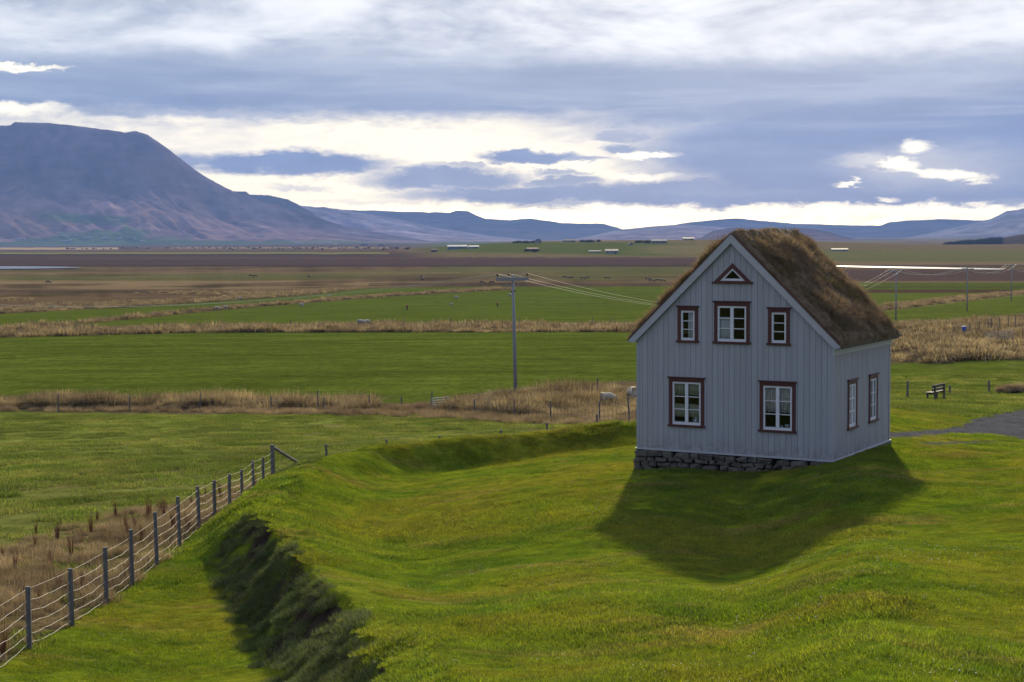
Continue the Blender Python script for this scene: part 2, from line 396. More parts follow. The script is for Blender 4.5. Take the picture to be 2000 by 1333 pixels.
    ln = ip(u, (1700, 606), (1850, 588), (2000, 571), (2300, 545))
    put(rt*band(573, 626, 2), GREEN*.85+OLIVE*.15); put(rt*band(ln-5, ln+5, 2), DRY*.9)
    tg = ip(u, (1640, 705), (1740, 712), (1860, 705), (2000, 700), (2300, 690)); put(rt*band(ip(u, (1700, 628), (1850, 628), (2000, 612)), tg+jx*4, 3), DRY*.5+SOIL*.3)
    put(rt*band(tg, 790, 4)*sstep(-.2, .3, n1+jx*.3), OLIVE*.8, .5)
    return np.clip(C, .004, .6)
def gravel_mask(x, y, z):
    u, v = proj(x, y, z); jx = fbm(x*.6, y*.6, 3, 31)*4
    top = np.interp(u, [1690, 1736, 1791, 1860, 1895, 1933, 1947, 2000, 2400], [846, 844, 842, 833, 821, 812, 803, 798, 770]); bot = np.interp(u, [1690, 1736, 1826, 1880, 1940, 2000, 2400], [855, 855, 852, 848, 848, 860, 900])
    a = sstep(-3, 3, v-top+jx*.5)*sstep(-3, 3, bot-v+jx*.5)
    t2 = np.interp(u, [1690, 1900, 2000], [868, 862, 862]); b = sstep(-2, 2, v-t2+jx*.4)*sstep(-2, 2, t2+5-v+jx*.4)*(u < 1960)*.8
    return np.maximum(a, b)*(y > 50)*(y < 75)*(u > 1690)

# ------------------------------------------------------------------ materials
def mat(name):
    mt = bpy.data.materials.new(name); mt.use_nodes = True; t = NT(mt.node_tree)
    p = t.n['Principled BSDF']; return mt, t, p
def lawn_nodes(t, pos):
    """colour of turf by where it grows: fresh green, yellowed and straw patches"""
    a = t.noise(pos, .16, 5, .6); b = t.noise(pos, .7, 4, .6); c = t.noise(pos, 3.5, 3, .6)
    st = t.noise(t.vm('MULTIPLY', pos, (.25, .75, .5)), 1., 5, .62)
    g = t.mix(t.mr(b, .38, .62), (.085, .150, .005), (.170, .225, .007))
    g = t.mix(t.mr(a, .42, .62, 0, .7, True), g, (.235, .215, .016))
    g = t.mix(t.mr(st, .52, .68, 0, .6, True), g, (.28, .20, .06))
    g = t.mix(t.mr(c, .42, .66, 0, .55), g, (.055, .105, .006))
    d = t.noise(pos, 9, 3, .65); g = t.mix(t.mr(d, .5, .72, 0, .5), g, (.23, .22, .05))
    return g
def m_ground():
    mt, t, p = mat('ground_cover')
    pos = t.new('ShaderNodeNewGeometry').outputs['Position']
    a = t.new('ShaderNodeAttribute', attribute_name='col').outputs['Color']
    k = t.new('ShaderNodeAttribute', attribute_name='kind').outputs['Vector']; kl, kg, ks = t.sep(k)
    n1 = t.noise(pos, 1.3, 6, .65); n2 = t.noise(t.vm('MULTIPLY', pos, (.05, .16, .1)), 1, 6, .62); n3 = t.noise(pos, .28, 4, .6)
    v = t.m('MULTIPLY', t.m('MULTIPLY', t.mr(n1, .25, .75, .55, 1.4), t.mr(n2, .3, .7, .75, 1.3)), t.mr(n3, .3, .7, .8, 1.2))
    c = t.mix(1., a, t.comb(v, v, v), 'MULTIPLY')
    lawn = t.mix(.25, lawn_nodes(t, pos), (.05, .06, .015))
    c = t.mix(kl, c, lawn)
    gv = t.m('ADD', t.m('MULTIPLY', t.noise(pos, 14, 3, .7), .6), t.m('MULTIPLY', t.noise(pos, 2.2, 4, .7), .4)); gcol = t.mix(t.mr(gv, .35, .65), (.04, .04, .043), (.14, .138, .142))
    c = t.mix(kg, c, gcol)
    soil = t.mix(t.mr(n1, .35, .65), (.018, .014, .010), (.06, .045, .032)); c = t.mix(ks, c, soil)
    t.l.new(c, p.inputs['Base Color']); p.inputs['Roughness'].default_value = 1; p.inputs['Specular IOR Level'].default_value = 0
    b = t.new('ShaderNodeBump'); b.inputs['Strength'].default_value = .9; b.inputs['Distance'].default_value = .25
    hh = t.m('ADD', t.noise(pos, .9, 6, .7), t.m('MULTIPLY', t.noise(pos, 9, 3, .7), .3)); t.l.new(hh, b.inputs['Height']); t.l.new(b.outputs[0], p.inputs['Normal'])
    return mt
def m_leaf(name, base, tip=None, lawn=False, trans=.45, var=.35, zvar=None):
    mt, t, p = mat(name); t.n.remove(p)
    pos = t.new('ShaderNodeNewGeometry').outputs['Position']
    rnd = t.new('ShaderNodeObjectInfo').outputs['Random']
    at_ = t.new('ShaderNodeAttribute', attribute_name='bl').outputs['Fac']
    if lawn: c = lawn_nodes(t, pos)
    else:
        c = t.mix(t.mr(t.noise(pos, .45, 4, .6), .36, .64), base, tip or base)
        c = t.mix(t.mr(t.noise(pos, .12, 3, .6), .4, .62, 0, .6), c, tuple(q*.5+r*.1 for q, r in zip(base, tip or base)))
    v = t.m('MULTIPLY', t.mr(rnd, 0, 1, 1-var*.5, 1+var*.5), t.mr(at_, 0, 1, 1-var, 1+var))
    c = t.mix(1., c, t.comb(v, v, v), 'MULTIPLY')
    d = t.new('ShaderNodeBsdfDiffuse'); tr = t.new('ShaderNodeBsdfTranslucent'); gl = t.new('ShaderNodeBsdfGlossy'); gl.inputs['Roughness'].default_value = .45
    t.l.new(c, d.inputs[0]); t.l.new(t.mix(.5, c, t.vm('MULTIPLY', c, (1.5, 1.45, 1.0))), tr.inputs[0])
    mx = t.new('ShaderNodeMixShader'); mx.inputs[0].default_value = trans; t.l.new(d.outputs[0], mx.inputs[1]); t.l.new(tr.outputs[0], mx.inputs[2])
    m2 = t.new('ShaderNodeMixShader'); m2.inputs[0].default_value = .03; t.l.new(mx.outputs[0], m2.inputs[1]); t.l.new(gl.outputs[0], m2.inputs[2])
    t.l.new(m2.outputs[0], t.n['Material Output'].inputs[0])
    return mt
def m_simple(name, a, b=None, scale=6, rough=.7, bump=0, stretch=(1, 1, 1), metal=0, spec=.4, detail=4, bdist=.01):
    mt, t, p = mat(name); co = t.new('ShaderNodeTexCoord').outputs['Object']
    n = t.noise(t.vm('MULTIPLY', co, stretch), scale, detail, .6)
    c = t.mix(t.mr(n, .3, .7), a, b or tuple(q*.8 for q in a)); t.l.new(c, p.inputs['Base Color'])
    p.inputs['Roughness'].default_value = rough; p.inputs['Metallic'].default_value = metal; p.inputs['Specular IOR Level'].default_value = spec
    if bump:
        bn = t.new('ShaderNodeBump'); bn.inputs['Strength'].default_value = bump; bn.inputs['Distance'].default_value = bdist
        t.l.new(n, bn.inputs['Height']); t.l.new(bn.outputs[0], p.inputs['Normal'])
    return mt
def m_glass():
    mt, t, p = mat('window_glass'); t.n.remove(p)
    tr = t.new('ShaderNodeBsdfTransparent'); tr.inputs[0].default_value = (.96, .97, .97, 1)
    g = t.new('ShaderNodeBsdfGlossy'); g.inputs['Roughness'].default_value = .03
    fr = t.new('ShaderNodeFresnel'); fr.inputs[0].default_value = 1.5
    mx = t.new('ShaderNodeMixShader'); t.l.new(fr.outputs[0], mx.inputs[0]); t.l.new(tr.outputs[0], mx.inputs[1]); t.l.new(g.outputs[0], mx.inputs[2])
    t.l.new(mx.outputs[0], t.n['Material Output'].inputs[0]); return mt
def m_water():
    mt, t, p = mat('river_water'); p.inputs['Base Color'].default_value = (.03, .04, .05, 1); p.inputs['Specular IOR Level'].default_value = .3; p.inputs['Roughness'].default_value = .25; p.inputs['IOR'].default_value = 1.33
    pos = t.new('ShaderNodeNewGeometry').outputs['Position']; bn = t.new('ShaderNodeBump'); bn.inputs['Strength'].default_value = .15; bn.inputs['Distance'].default_value = .5
    t.l.new(t.noise(pos, .3, 3), bn.inputs['Height']); t.l.new(bn.outputs[0], p.inputs['Normal']); return mt
M = {}
M['ground'] = m_ground()
M['lawn'] = m_leaf('lawn_blades', None, lawn=True, trans=.55, var=.5)
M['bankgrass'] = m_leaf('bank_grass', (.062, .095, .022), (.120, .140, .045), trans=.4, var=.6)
M['straw'] = m_leaf('straw_grass', (.12, .085, .046), (.42, .325, .18), trans=.45, var=.6)
M['brown'] = m_leaf('brown_weeds', (.17, .12, .07), (.37, .28, .165), trans=.4, var=.5)
M['field'] = m_leaf('field_grass', (.095, .145, .015), (.21, .22, .05), trans=.5, var=.5)
M['roofgrass'] = m_leaf('roof_grass', (.165, .112, .070), (.285, .205, .130), trans=.45, var=.5)
M['roofgreen'] = m_leaf('roof_moss_grass', (.12, .10, .042), (.20, .15, .07), trans=.35, var=.4)
M['roofturf'] = m_simple('roof_turf', (.07, .048, .028), (.13, .085, .045), 5, .95, 1, bdist=.15)
M['siding'] = m_simple('grey_painted_boards', (.325, .338, .388), (.358, .370, .420), 1.2, .55, .06, (3, 3, .5), detail=6)
def m_boards():
    mt = M['siding']; t = NT(mt.node_tree); p = t.n['Principled BSDF']; src = p.inputs['Base Color'].links[0].from_socket
    co = t.new('ShaderNodeTexCoord').outputs['Object']; x, y, z = t.sep(co)
    idx = t.m('ADD', t.m('FLOOR', t.m('DIVIDE', x, .17714)), t.m('MULTIPLY', t.m('FLOOR', t.m('DIVIDE', y, .118)), 7.))
    wn = t.new('ShaderNodeTexWhiteNoise', noise_dimensions='1D'); t.l.new(idx, wn.inputs['W'])
    v = t.mr(wn.outputs['Value'], 0, 1, .93, 1.05); c = t.mix(1., src, t.comb(v, v, v), 'MULTIPLY')
    st = t.noise(t.vm('MULTIPLY', co, (16, 16, .9)), 1.2, 4, .65); c = t.mix(t.mr(st, .5, .78, 0, .28), c, (.20, .205, .22))
    sp = t.noise(co, 5, 5, .7); c = t.mix(t.m('MULTIPLY', t.mr(z, .55, .0, 0, .55, True), t.mr(sp, .4, .65)), c, (.15, .145, .12))
    t.l.new(c, p.inputs['Base Color'])
m_boards()
M['sidingback'] = m_simple('board_gap', (.06, .063, .07), None, 3, .8)
M['trim'] = m_simple('pale_grey_trim', (.37, .385, .43), (.41, .425, .47), 2, .5)
M['red'] = m_simple('oxblood_paint', (.07, .020, .018), (.09, .025, .022), 4, .5)
M['white'] = m_simple('white_sash_paint', (.60, .62, .70), (.68, .70, .76), 4, .45)
M['glass'] = m_glass(); M['water'] = m_water()
M['curtain'] = m_leaf('curtain_cloth', (.72, .78, .62), (.80, .86, .70), trans=.3, var=0)
M['inside'] = m_simple('interior_boards', (.09, .065, .045), (.12, .085, .06), 3, .8)
M['stone'] = m_simple('basalt_stone', (.045, .040, .035), (.15, .138, .120), 4, .9, .8, detail=7, bdist=.03)
M['crack'] = m_simple('dark_earth_joint', (.012, .010, .009), None, 5, 1)
M['wood'] = m_simple('weathered_post_wood', (.085, .085, .085), (.16, .155, .15), 5, .85, .5, (6, 6, .6))
M['polewood'] = m_simple('grey_pole_wood', (.20, .205, .22), (.29, .295, .305), 3, .8, .4, (6, 6, .3))
M['benchwood'] = m_simple('dark_bench_wood', (.06, .055, .045), (.12, .11, .09), 6, .8, .4, (1, 8, 8))
M['wire'] = m_simple('galvanised_wire', (.42, .41, .38), (.55, .53, .50), 8, .5, 0, metal=0)
M['steel'] = m_simple('galvanised_steel', (.45, .46, .48), None, 4, .4, metal=.6)
M['ceramic'] = m_simple('glazed_ceramic', (.65, .68, .72), (.4, .45, .6), 20, .25)
M['insul'] = m_simple('brown_insulator', (.07, .04, .03), None, 6, .3)
M['cable'] = m_simple('aluminium_cable', (.62, .58, .48), None, 8, .45)
M['fleece'] = m_simple('cream_fleece', (.36, .325, .26), (.45, .41, .33), 9, .95, .6, bdist=.05)
M['hide'] = m_simple('dark_hide', (.03, .022, .018), (.06, .04, .03), 4, .7)

# ------------------------------------------------------------------ ground sheet
def build_ground():
    an = np.radians(np.concatenate([np.arange(-180, -40, 5), np.arange(-40, -21, .8), np.arange(-21, 21, .068), np.arange(21, 40, .8), np.arange(40, 180, 5)]))
    rr = np.concatenate([np.geomspace(1.2, 10, 40)[:-1], np.geomspace(10, 68, 390)[:-1], np.geomspace(68, 700, 300)[:-1], np.geomspace(700, 5000, 190)[:-1], np.geomspace(5000, 16000, 26)])
    A, Rr = np.meshgrid(an, rr); X = (np.sin(A)*Rr).ravel(); Y = (np.cos(A)*Rr).ravel()
    Z = np.concatenate([height(X[i:i+60000], Y[i:i+60000]) for i in range(0, len(X), 60000)])
    na, nr = len(an), len(rr)
    i = np.arange(nr-1)[:, None]*na; j = np.arange(na)[None]; j2 = (j+1) % na
    Q = np.stack([i+j, i+j2, i+na+j2, i+na+j], -1).reshape(-1, 4)[:, ::-1]
    V = np.column_stack([X, Y, Z]); V = np.vstack([V, [[0, 0, h1(0, .1)]]])
    me = np_mesh('ground', V, Q, smooth=True)
    Xa, Ya, Za = V.T.copy()
    C = region_color(Xa, Ya, Za)
    s, cd, stn, tt = bank_eval(Xa, Ya)
    left = 1-sstep(6.5, 9.5, tt)
    inside_ = sstep(-.5, .1, s+.0)*(tt < 9)+(tt >= 9)*sstep(-1.5, -.5, s)
    strip = (Xa > -9.1)*(Ya < 58)*(s <= 0)
    lawn = np.clip(np.maximum(inside_*(Ya < 67), strip), 0, 1)*(Ya < 70)
    lawn = np.where((Ya < 60) & (Xa > -9.1), np.maximum(lawn, 1-((s < -.05)*(s > -1.15)*(tt < 5.1))), lawn)
    u, v = proj(Xa, Ya, Za); lawn = np.maximum(lawn, (u > 1640)*(Xa > 0)*(1-sstep(95, 115, Ya)))
    lawn = lawn*(1-((Xa < -9.1)))*(1-sstep(100, 130, Ya))
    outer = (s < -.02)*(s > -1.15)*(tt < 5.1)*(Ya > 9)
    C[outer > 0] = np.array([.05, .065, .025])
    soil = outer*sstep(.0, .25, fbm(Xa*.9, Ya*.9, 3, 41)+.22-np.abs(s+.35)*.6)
    g = gravel_mask(Xa, Ya, Za)
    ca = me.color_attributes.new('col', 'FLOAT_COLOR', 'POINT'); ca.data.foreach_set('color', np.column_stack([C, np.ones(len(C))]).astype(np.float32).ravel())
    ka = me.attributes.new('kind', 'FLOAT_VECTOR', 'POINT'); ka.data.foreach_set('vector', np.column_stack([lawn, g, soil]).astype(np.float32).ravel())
    o = link('ground', me, M['ground']); tag(o, kind='structure'); return o
build_ground()
# ------------------------------------------------------------------ mountains
def m_mountain():
    mt, t, p = mat('mountain_slope')
    pos = t.new('ShaderNodeNewGeometry').outputs['Position']
    a = t.new('ShaderNodeAttribute', attribute_name='col').outputs['Color']
    n = t.noise(t.vm('MULTIPLY', pos, (.0016, .0016, .006)), 1, 8, .65, .5); n2 = t.noise(t.vm('MULTIPLY', pos, (.006, .006, .03)), 1, 6, .6)
    v = t.m('MULTIPLY', t.mr(n, .3, .7, .72, 1.28), t.mr(n2, .3, .7, .8, 1.2)); c = t.mix(1., a, t.comb(v, v, v), 'MULTIPLY')
    t.l.new(c, p.inputs['Base Color']); p.inputs['Roughness'].default_value = 1; p.inputs['Specular IOR Level'].default_value = 0
    b = t.new('ShaderNodeBump'); b.inputs['Strength'].default_value = .8; b.inputs['Distance'].default_value = 60
    t.l.new(n, b.inputs['Height']); t.l.new(b.outputs[0], p.inputs['Normal']); return mt
M['mountain'] = m_mountain()
MT = {}
def mountain(name, pts, D0, D1, expo=1.6, gully=.12, base=(.10, .065, .05), top=(.06, .05, .05), green=0, seed=0, foot=None, cliff=0, nu=240, nv=60):
    us = np.linspace(pts[0][0], pts[-1][0], nu); t = np.concatenate([np.linspace(0, 1, nv), [1.08, 1.25, 1.6]])
    Uu, T = np.meshgrid(us, t)
    srow = np.interp(Uu, [q[0] for q in pts], [q[1] for q in pts])
    n_edge = fbm(us*.03, us*0+seed, 4, seed)*2.2+fbm(us*.15, us*0+seed, 3, seed+3)*.9
    hzr = 463-.0072*(Uu-1000)
    Y = D0+(D1-D0)*T
    zt = (hzr-srow+n_edge[None]*np.clip((hzr-srow)/60, .1, 1))/F*D1+CZ
    zf = CZ-28.5
    Tc = np.clip(T, 0, 1); sh = Tc**expo
    if cliff: sh = sh*(1-cliff)+cliff*sstep(.72, .98, Tc)
    H = np.maximum(zt-zf, 1)
    g = fbm(Uu*.012+T*3.5, T*7+seed-Uu*.006, 5, seed+5); rg = 1-np.abs(fbm(Uu*.018+T*4.5, T*3+seed*3, 4, seed+8))*2.4
    Z = zf+H*sh + H*gully*(g*.7+(rg-.4)*.6)*(Tc*(1-Tc)*3.2)**.8
    Z = np.where(T > 1, zf+H*np.maximum(1-(T-1)*1.5, 0)*np.where(T > 1.5, 0., 1), Z)
    X = (Uu-1000)/F*Y
    V = np.column_stack([X.ravel(), Y.ravel(), Z.ravel()]); R, Cn = X.shape
    i = np.arange(R-1)[:, None]*Cn; j = np.arange(Cn-1)[None]
    me = np_mesh(name, V, np.stack([i+j, i+j+1, i+Cn+j+1, i+Cn+j], -1).reshape(-1, 4), True)
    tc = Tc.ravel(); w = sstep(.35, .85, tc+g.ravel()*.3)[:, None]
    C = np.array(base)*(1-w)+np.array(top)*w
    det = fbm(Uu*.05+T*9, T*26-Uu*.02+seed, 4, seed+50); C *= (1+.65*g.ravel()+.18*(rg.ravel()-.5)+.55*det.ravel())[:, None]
    if green:
        gw = sstep(.0, .25, fbm(V[:, 0]*.0022, V[:, 1]*.0012, 4, seed+30)*1.2+green-.15-tc*3.2)[:, None]*.85; C = C*(1-gw)+np.array([.06, .115, .035])*gw; px, py = proj(*V.T); pg = (sstep(60, 90, px)*(1-sstep(235, 262, px))*sstep(416, 421, py-(px-150)*.05)*(1-sstep(434, 438, py-(px-150)*.05)))[:, None]*.8; C = C*(1-pg)+np.array([.06, .12, .035])*pg
        pt = sstep(.0, .2, fbm(V[:, 0]*.002+7, V[:, 1]*.001, 3, seed+33)-.12-np.abs(tc-.3)*.6)[:, None]*.35; C = C*(1-pt)+np.array([.19, .12, .075])*pt
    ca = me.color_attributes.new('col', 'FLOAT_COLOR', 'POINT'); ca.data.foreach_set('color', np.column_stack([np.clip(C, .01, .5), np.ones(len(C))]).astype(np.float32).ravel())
    MT[name] = (X, Y, Z)
    return tag(link(name, me, M['mountain']), kind='structure')
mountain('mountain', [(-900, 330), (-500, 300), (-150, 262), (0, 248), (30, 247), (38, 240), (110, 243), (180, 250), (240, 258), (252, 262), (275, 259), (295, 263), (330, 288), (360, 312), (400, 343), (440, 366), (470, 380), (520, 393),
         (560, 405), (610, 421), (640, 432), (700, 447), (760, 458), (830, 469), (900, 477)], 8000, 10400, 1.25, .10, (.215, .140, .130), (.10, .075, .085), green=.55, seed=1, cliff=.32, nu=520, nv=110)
mountain('mountain_spur', [(430, 400), (462, 374), (485, 374), (492, 380), (520, 381), (565, 391), (600, 410), (640, 432), (700, 455), (760, 476)], 10300, 11300, 1.4, .2, (.13, .10, .10), seed=4)
mountain('hill_range', [(500, 395), (590, 402), (640, 405), (720, 418), (780, 428), (850, 444), (900, 452), (960, 461), (1080, 472)], 10800, 12400, 1.2, .18, (.25, .19, .20), (.21, .18, .22), seed=5)
mountain('far_mountain', [(560, 400), (640, 408), (700, 410), (790, 414), (880, 416), (893, 412), (918, 413), (935, 421), (950, 427), (990, 430), (1040, 427), (1100, 436), (1180, 437), (1205, 444), (1222, 450), (1300, 462), (1340, 475)], 12600, 14400, .9, .08, (.07, .06, .07), (.05, .05, .06), seed=6)
mountain('low_hills', [(1080, 476), (1150, 462), (1200, 450), (1240, 446), (1300, 440), (1340, 439), (1400, 443), (1480, 446), (1600, 460), (1700, 474)], 10500, 12000, 1.0, .16, (.26, .18, .18), (.22, .18, .20), seed=7)
mountain('far_range', [(1230, 455), (1310, 441), (1350, 434), (1420, 428), (1450, 427), (1500, 433), (1560, 437), (1640, 440), (1720, 441), (1735, 434), (1770, 431), (1850, 428), (1930, 431), (2000, 436), (2300, 430), (2600, 430)], 12600, 14600, .9, .08, (.07, .06, .07), (.05, .05, .06), seed=8)
mountain('brown_hill', [(1320, 478), (1370, 464), (1395, 450), (1430, 445), (1500, 446), (1550, 444), (1600, 448), (1650, 462), (1700, 474), (1760, 482)], 7400, 8800, .95, .16, (.12, .075, .065), (.085, .06, .06), seed=9)
mountain('snowy_slope', [(1680, 478), (1760, 466), (1830, 452), (1890, 438), (1935, 428), (1965, 413), (2000, 408), (2060, 392), (2300, 350), (2600, 340)], 10600, 12400, 1.0, .14, (.20, .17, .17), (.16, .15, .17), seed=12)
mountain('valley_slope', [(1560, 492), (1640, 484), (1700, 480), (1740, 474), (1800, 471), (1850, 474), (1900, 477), (2300, 482)], 4300, 5400, 1.0, .10, (.13, .09, .065), (.15, .10, .07), seed=13)
mountain('dark_slope', [(1700, 498), (1760, 489), (1820, 483), (1860, 478), (1900, 473), (1950, 466), (2000, 457), (2080, 448), (2300, 430), (2600, 425)], 2900, 3700, .9, .10, (.085, .062, .042), (.06, .045, .035), seed=14)
def on_slope(name, u, v):
    X, Y, Z = MT[name]; uu, vv = proj(X, Y, Z); front = np.arange(X.shape[0])[:, None] < X.shape[0]-3
    k = np.argmin((uu-u)**2+(vv-v)**2*9+(~front)*1e9); i = np.unravel_index(k, X.shape); y = Y[i]
    return Vector(((u-1000)/F*y, y, Z[i]))

# ------------------------------------------------------------------ water
def water(name, top, bot):
    V = []; 
    for pts in (top, bot):
        for u, v in pts:
            p = hit(u, v); V.append((p.x, p.y))
    zz = max(h1(*q) for q in V)+.25; n = len(top)
    VV = [(x, y, zz) for x, y in V]; Fq = [(i, i+1, n+i+1, n+i) for i in range(n-1)]
    return tag(link(name, np_mesh(name, VV, Fq), M['water']), kind='structure')
water('river', [(1600, 519.5), (1660, 520.5), (1760, 522), (1850, 523.5), (1940, 525.5), (1962, 526)], [(1600, 520.5), (1660, 522.5), (1760, 525), (1850, 526.5), (1940, 527.5), (1962, 527)])
water('pond', [(-300, 520.5), (-60, 520), (0, 521.5), (60, 522), (120, 523), (160, 524.5)], [(-300, 529), (-60, 528.5), (0, 527.5), (60, 527), (120, 526), (160, 525)])

# ------------------------------------------------------------------ grass clumps, scattered by instancing
def clump(name, n, rad, h0, h1_, w, lean, segs=2, flat=0., droop=0.):
    V = []; Fc = []; B = []
    for i in range(n):
        a = rng.uniform(0, 6.283); r = rad*math.sqrt(rng.uniform()); x, y = r*math.cos(a), r*math.sin(a)
        h = rng.uniform(h0, h1_); la = rng.uniform(0, 6.283) if flat else a+rng.normal()*.8; ln = abs(rng.normal())*lean+.05
        fx, fy = math.cos(la)*ln, math.sin(la)*ln; wa = rng.uniform(0, 3.1416); wx, wy = math.cos(wa)*w/2, math.sin(wa)*w/2
        b = len(V); br = rng.uniform()
        for s in range(segs+1):
            t = s/segs; k = 1-t*.85; px, py = x+fx*h*t*t, y+fy*h*t*t; pz = h*(t-(ln*.35+droop)*t*t)
            if s < segs: V += [(px-wx*k, py-wy*k, pz), (px+wx*k, py+wy*k, pz)]; B += [br, br]
            else: V.append((px, py, pz)); B.append(br)
        for s in range(segs-1): q = b+2*s; Fc.append((q, q+1, q+3)); Fc.append((q, q+3, q+2))
        q = b+2*(segs-1); Fc.append((q, q+1, q+2))
    me = np_mesh(name, V, Fc); at_ = me.attributes.new('bl', 'FLOAT', 'POINT'); at_.data.foreach_set('value', np.array(B, np.float32))
    return me
def scatter(name, P, N, S, meshes, material, parent=None, az=None):
    """P points, N normals, S scales; meshes are the clump shapes"""
    n = len(P); E_ = np.zeros((n, 3), np.float32)
    for i in range(n):
        q = Vector((0, 0, 1)).rotation_difference(Vector(N[i])) @ Matrix.Rotation(rng.uniform(0, 6.283) if az is None else az[i], 3, 'Z').to_quaternion()
        E_[i] = q.to_euler()
    me = bpy.data.meshes.new(name); me.vertices.add(n); me.vertices.foreach_set('co', np.asarray(P, np.float32).ravel())
    a = me.attributes.new('rot', 'FLOAT_VECTOR', 'POINT'); a.data.foreach_set('vector', E_.ravel())
    a = me.attributes.new('scl', 'FLOAT', 'POINT'); a.data.foreach_set('value', np.asarray(S, np.float32))
    a = me.attributes.new('idx', 'INT', 'POINT'); a.data.foreach_set('value', rng.integers(0, len(meshes), n).astype(np.int32))
    o = bpy.data.objects.new(name, me); COL.objects.link(o)
    if parent: o.parent = parent
    g = bpy.data.node_groups.new(name, 'GeometryNodeTree')
    g.interface.new_socket('Geometry', in_out='INPUT', socket_type='NodeSocketGeometry'); g.interface.new_socket('Geometry', in_out='OUTPUT', socket_type='NodeSocketGeometry')
    gi = g.nodes.new('NodeGroupInput'); go = g.nodes.new('NodeGroupOutput'); ii = g.nodes.new('GeometryNodeInstanceOnPoints'); jo = g.nodes.new('GeometryNodeJoinGeometry')
    for mm in meshes:
        if not mm.materials: mm.materials.append(material)
        to = bpy.data.objects.new(mm.name, mm); oi = g.nodes.new('GeometryNodeObjectInfo'); oi.inputs[0].default_value = to
        oi.inputs['As Instance'].default_value = True; g.links.new(oi.outputs['Geometry'], jo.inputs[0])
    def na(nm, dt): q = g.nodes.new('GeometryNodeInputNamedAttribute'); q.data_type = dt; q.inputs[0].default_value = nm; return q.outputs[0]
    eu = g.nodes.new('FunctionNodeEulerToRotation'); g.links.new(na('rot', 'FLOAT_VECTOR'), eu.inputs[0])
    mp = g.nodes.new('GeometryNodeMeshToPoints'); g.links.new(gi.outputs[0], mp.inputs[0])
    g.links.new(mp.outputs[0], ii.inputs['Points']); g.links.new(jo.outputs[0], ii.inputs['Instance']); ii.inputs['Pick Instance'].default_value = True
    g.links.new(na('idx', 'INT'), ii.inputs['Instance Index']); g.links.new(eu.outputs[0], ii.inputs['Rotation']); g.links.new(na('scl', 'FLOAT'), ii.inputs['Scale'])
    g.links.new(ii.outputs[0], go.inputs[0])
    md = o.modifiers.new('scatter', 'NODES'); md.node_group = g
    return o
def normals(x, y, e=.25):
    dx = (height(x+e, y)-height(x-e, y))/(2*e); dy = (height(x, y+e)-height(x, y-e))/(2*e)
    N = np.column_stack([-dx, -dy, np.ones(len(x))]); return N/np.linalg.norm(N, axis=1)[:, None]
def sample(dens, u0, u1, y0, y1):
    n = int(dens*(u1-u0)/F*(y1*y1-y0*y0)/2)
    u = rng.uniform(u0, u1, n); y = np.sqrt(rng.uniform(y0*y0, y1*y1, n)); x = (u-1000)/F*y
    z = height(x, y); return x, y, z
def stuff(name, dens, u0, u1, y0, y1, maskf, meshes, material, s0, s1, label, cat, align=1., sink=.0, svar=0.):
    x, y, z = sample(dens, u0, u1, y0, y1); u, v = proj(x, y, z)
    pr = maskf(x, y, u, v); k = rng.uniform(size=len(x)) < pr; x, y, z = x[k], y[k], z[k]
    N = normals(x, y); N = N*align+np.array([0, 0, 1])*(1-align)
    S = rng.uniform(s0, s1, len(x))*(1+svar*fbm(x*.3, y*.3, 3, 77)*3)
    S = np.maximum(S, s0*.35)
    o = scatter(name, np.column_stack([x, y, z-sink]), N, S, meshes, material)
    print(name, len(x)); return tag(o, label, cat, kind='stuff')
HX, HY, HR = 9.14, 44.52, math.radians(-30.6)
def in_house(x, y, mg=0.):
    dx, dy = x-HX, y-HY; c, s = math.cos(-HR), math.sin(-HR); lx, ly = dx*c-dy*s, dx*s+dy*c
    return (lx > -6.2-mg) & (lx < mg) & (ly > -mg) & (ly < 5.31+mg)
G_LAWN = [clump('short_grass', 750, .42, .025, .062, .009, .6, 2, flat=1) for _ in range(3)]
G_FIELD = [clump('field_grass', 420, .75, .06, .15, .022, .6, 2, flat=1) for _ in range(3)]
G_TALL = [clump('tall_grass', 150, .45, .25, .85, .020, .9, 3, droop=.12) for _ in range(4)]
G_TALLF = [clump('tall_grass_far', 110, .55, .25, .75, .045, 1.0, 3, droop=.15) for _ in range(4)]
G_BANK = [clump('bank_grass', 260, .24, .05, .14, .007, 1.1, 3, flat=1) for _ in range(4)]
G_WEED = [clump('dry_weeds', 220, .4, .15, .50, .012, .7, 3, flat=1) for _ in range(4)]
G_STALK = [clump('dock_stalk', 26, .05, .5, .95, .016, .12, 2) for _ in range(3)]
def lawn_mask(x, y, u, v):
    s, cd, stn, tt = bank_eval(x, y); outer = (s < -.05)*(s > -1.15)*(tt < 5.1)
    ok = ((x > -9.05) | (y > 58))*(1-outer)*((s > -1.)|(y < 58)&(x > -9.05))*(gravel_mask(x, y, height(x, y)) < .12)*(~in_house(x, y, .1))
    return ok*1.
stuff('lawn_grass', 5.5, -60, 2060, 11.5, 66, lawn_mask, G_LAWN, M['lawn'], .8, 1.25, 'short mown green and yellowed grass covering the lawn around the grey house', 'grass', svar=.35)
def specks():  # tiny white four-sided points set just above the turf
    V = []; Fc = []
    for i in range(9):
        a = rng.uniform(0, 6.28); r = .45*math.sqrt(rng.uniform()); x, y, z = r*math.cos(a), r*math.sin(a), rng.uniform(.035, .06); b = len(V); w = rng.uniform(.005, .010)
        V += [(x-w, y, z), (x, y-w, z+.003), (x+w, y, z), (x, y+w, z+.003), (x, y, z+w)]; Fc += [(b, b+1, b+4), (b+1, b+2, b+4), (b+2, b+3, b+4), (b+3, b, b+4)]
    return np_mesh('lawn_speck', V, Fc)
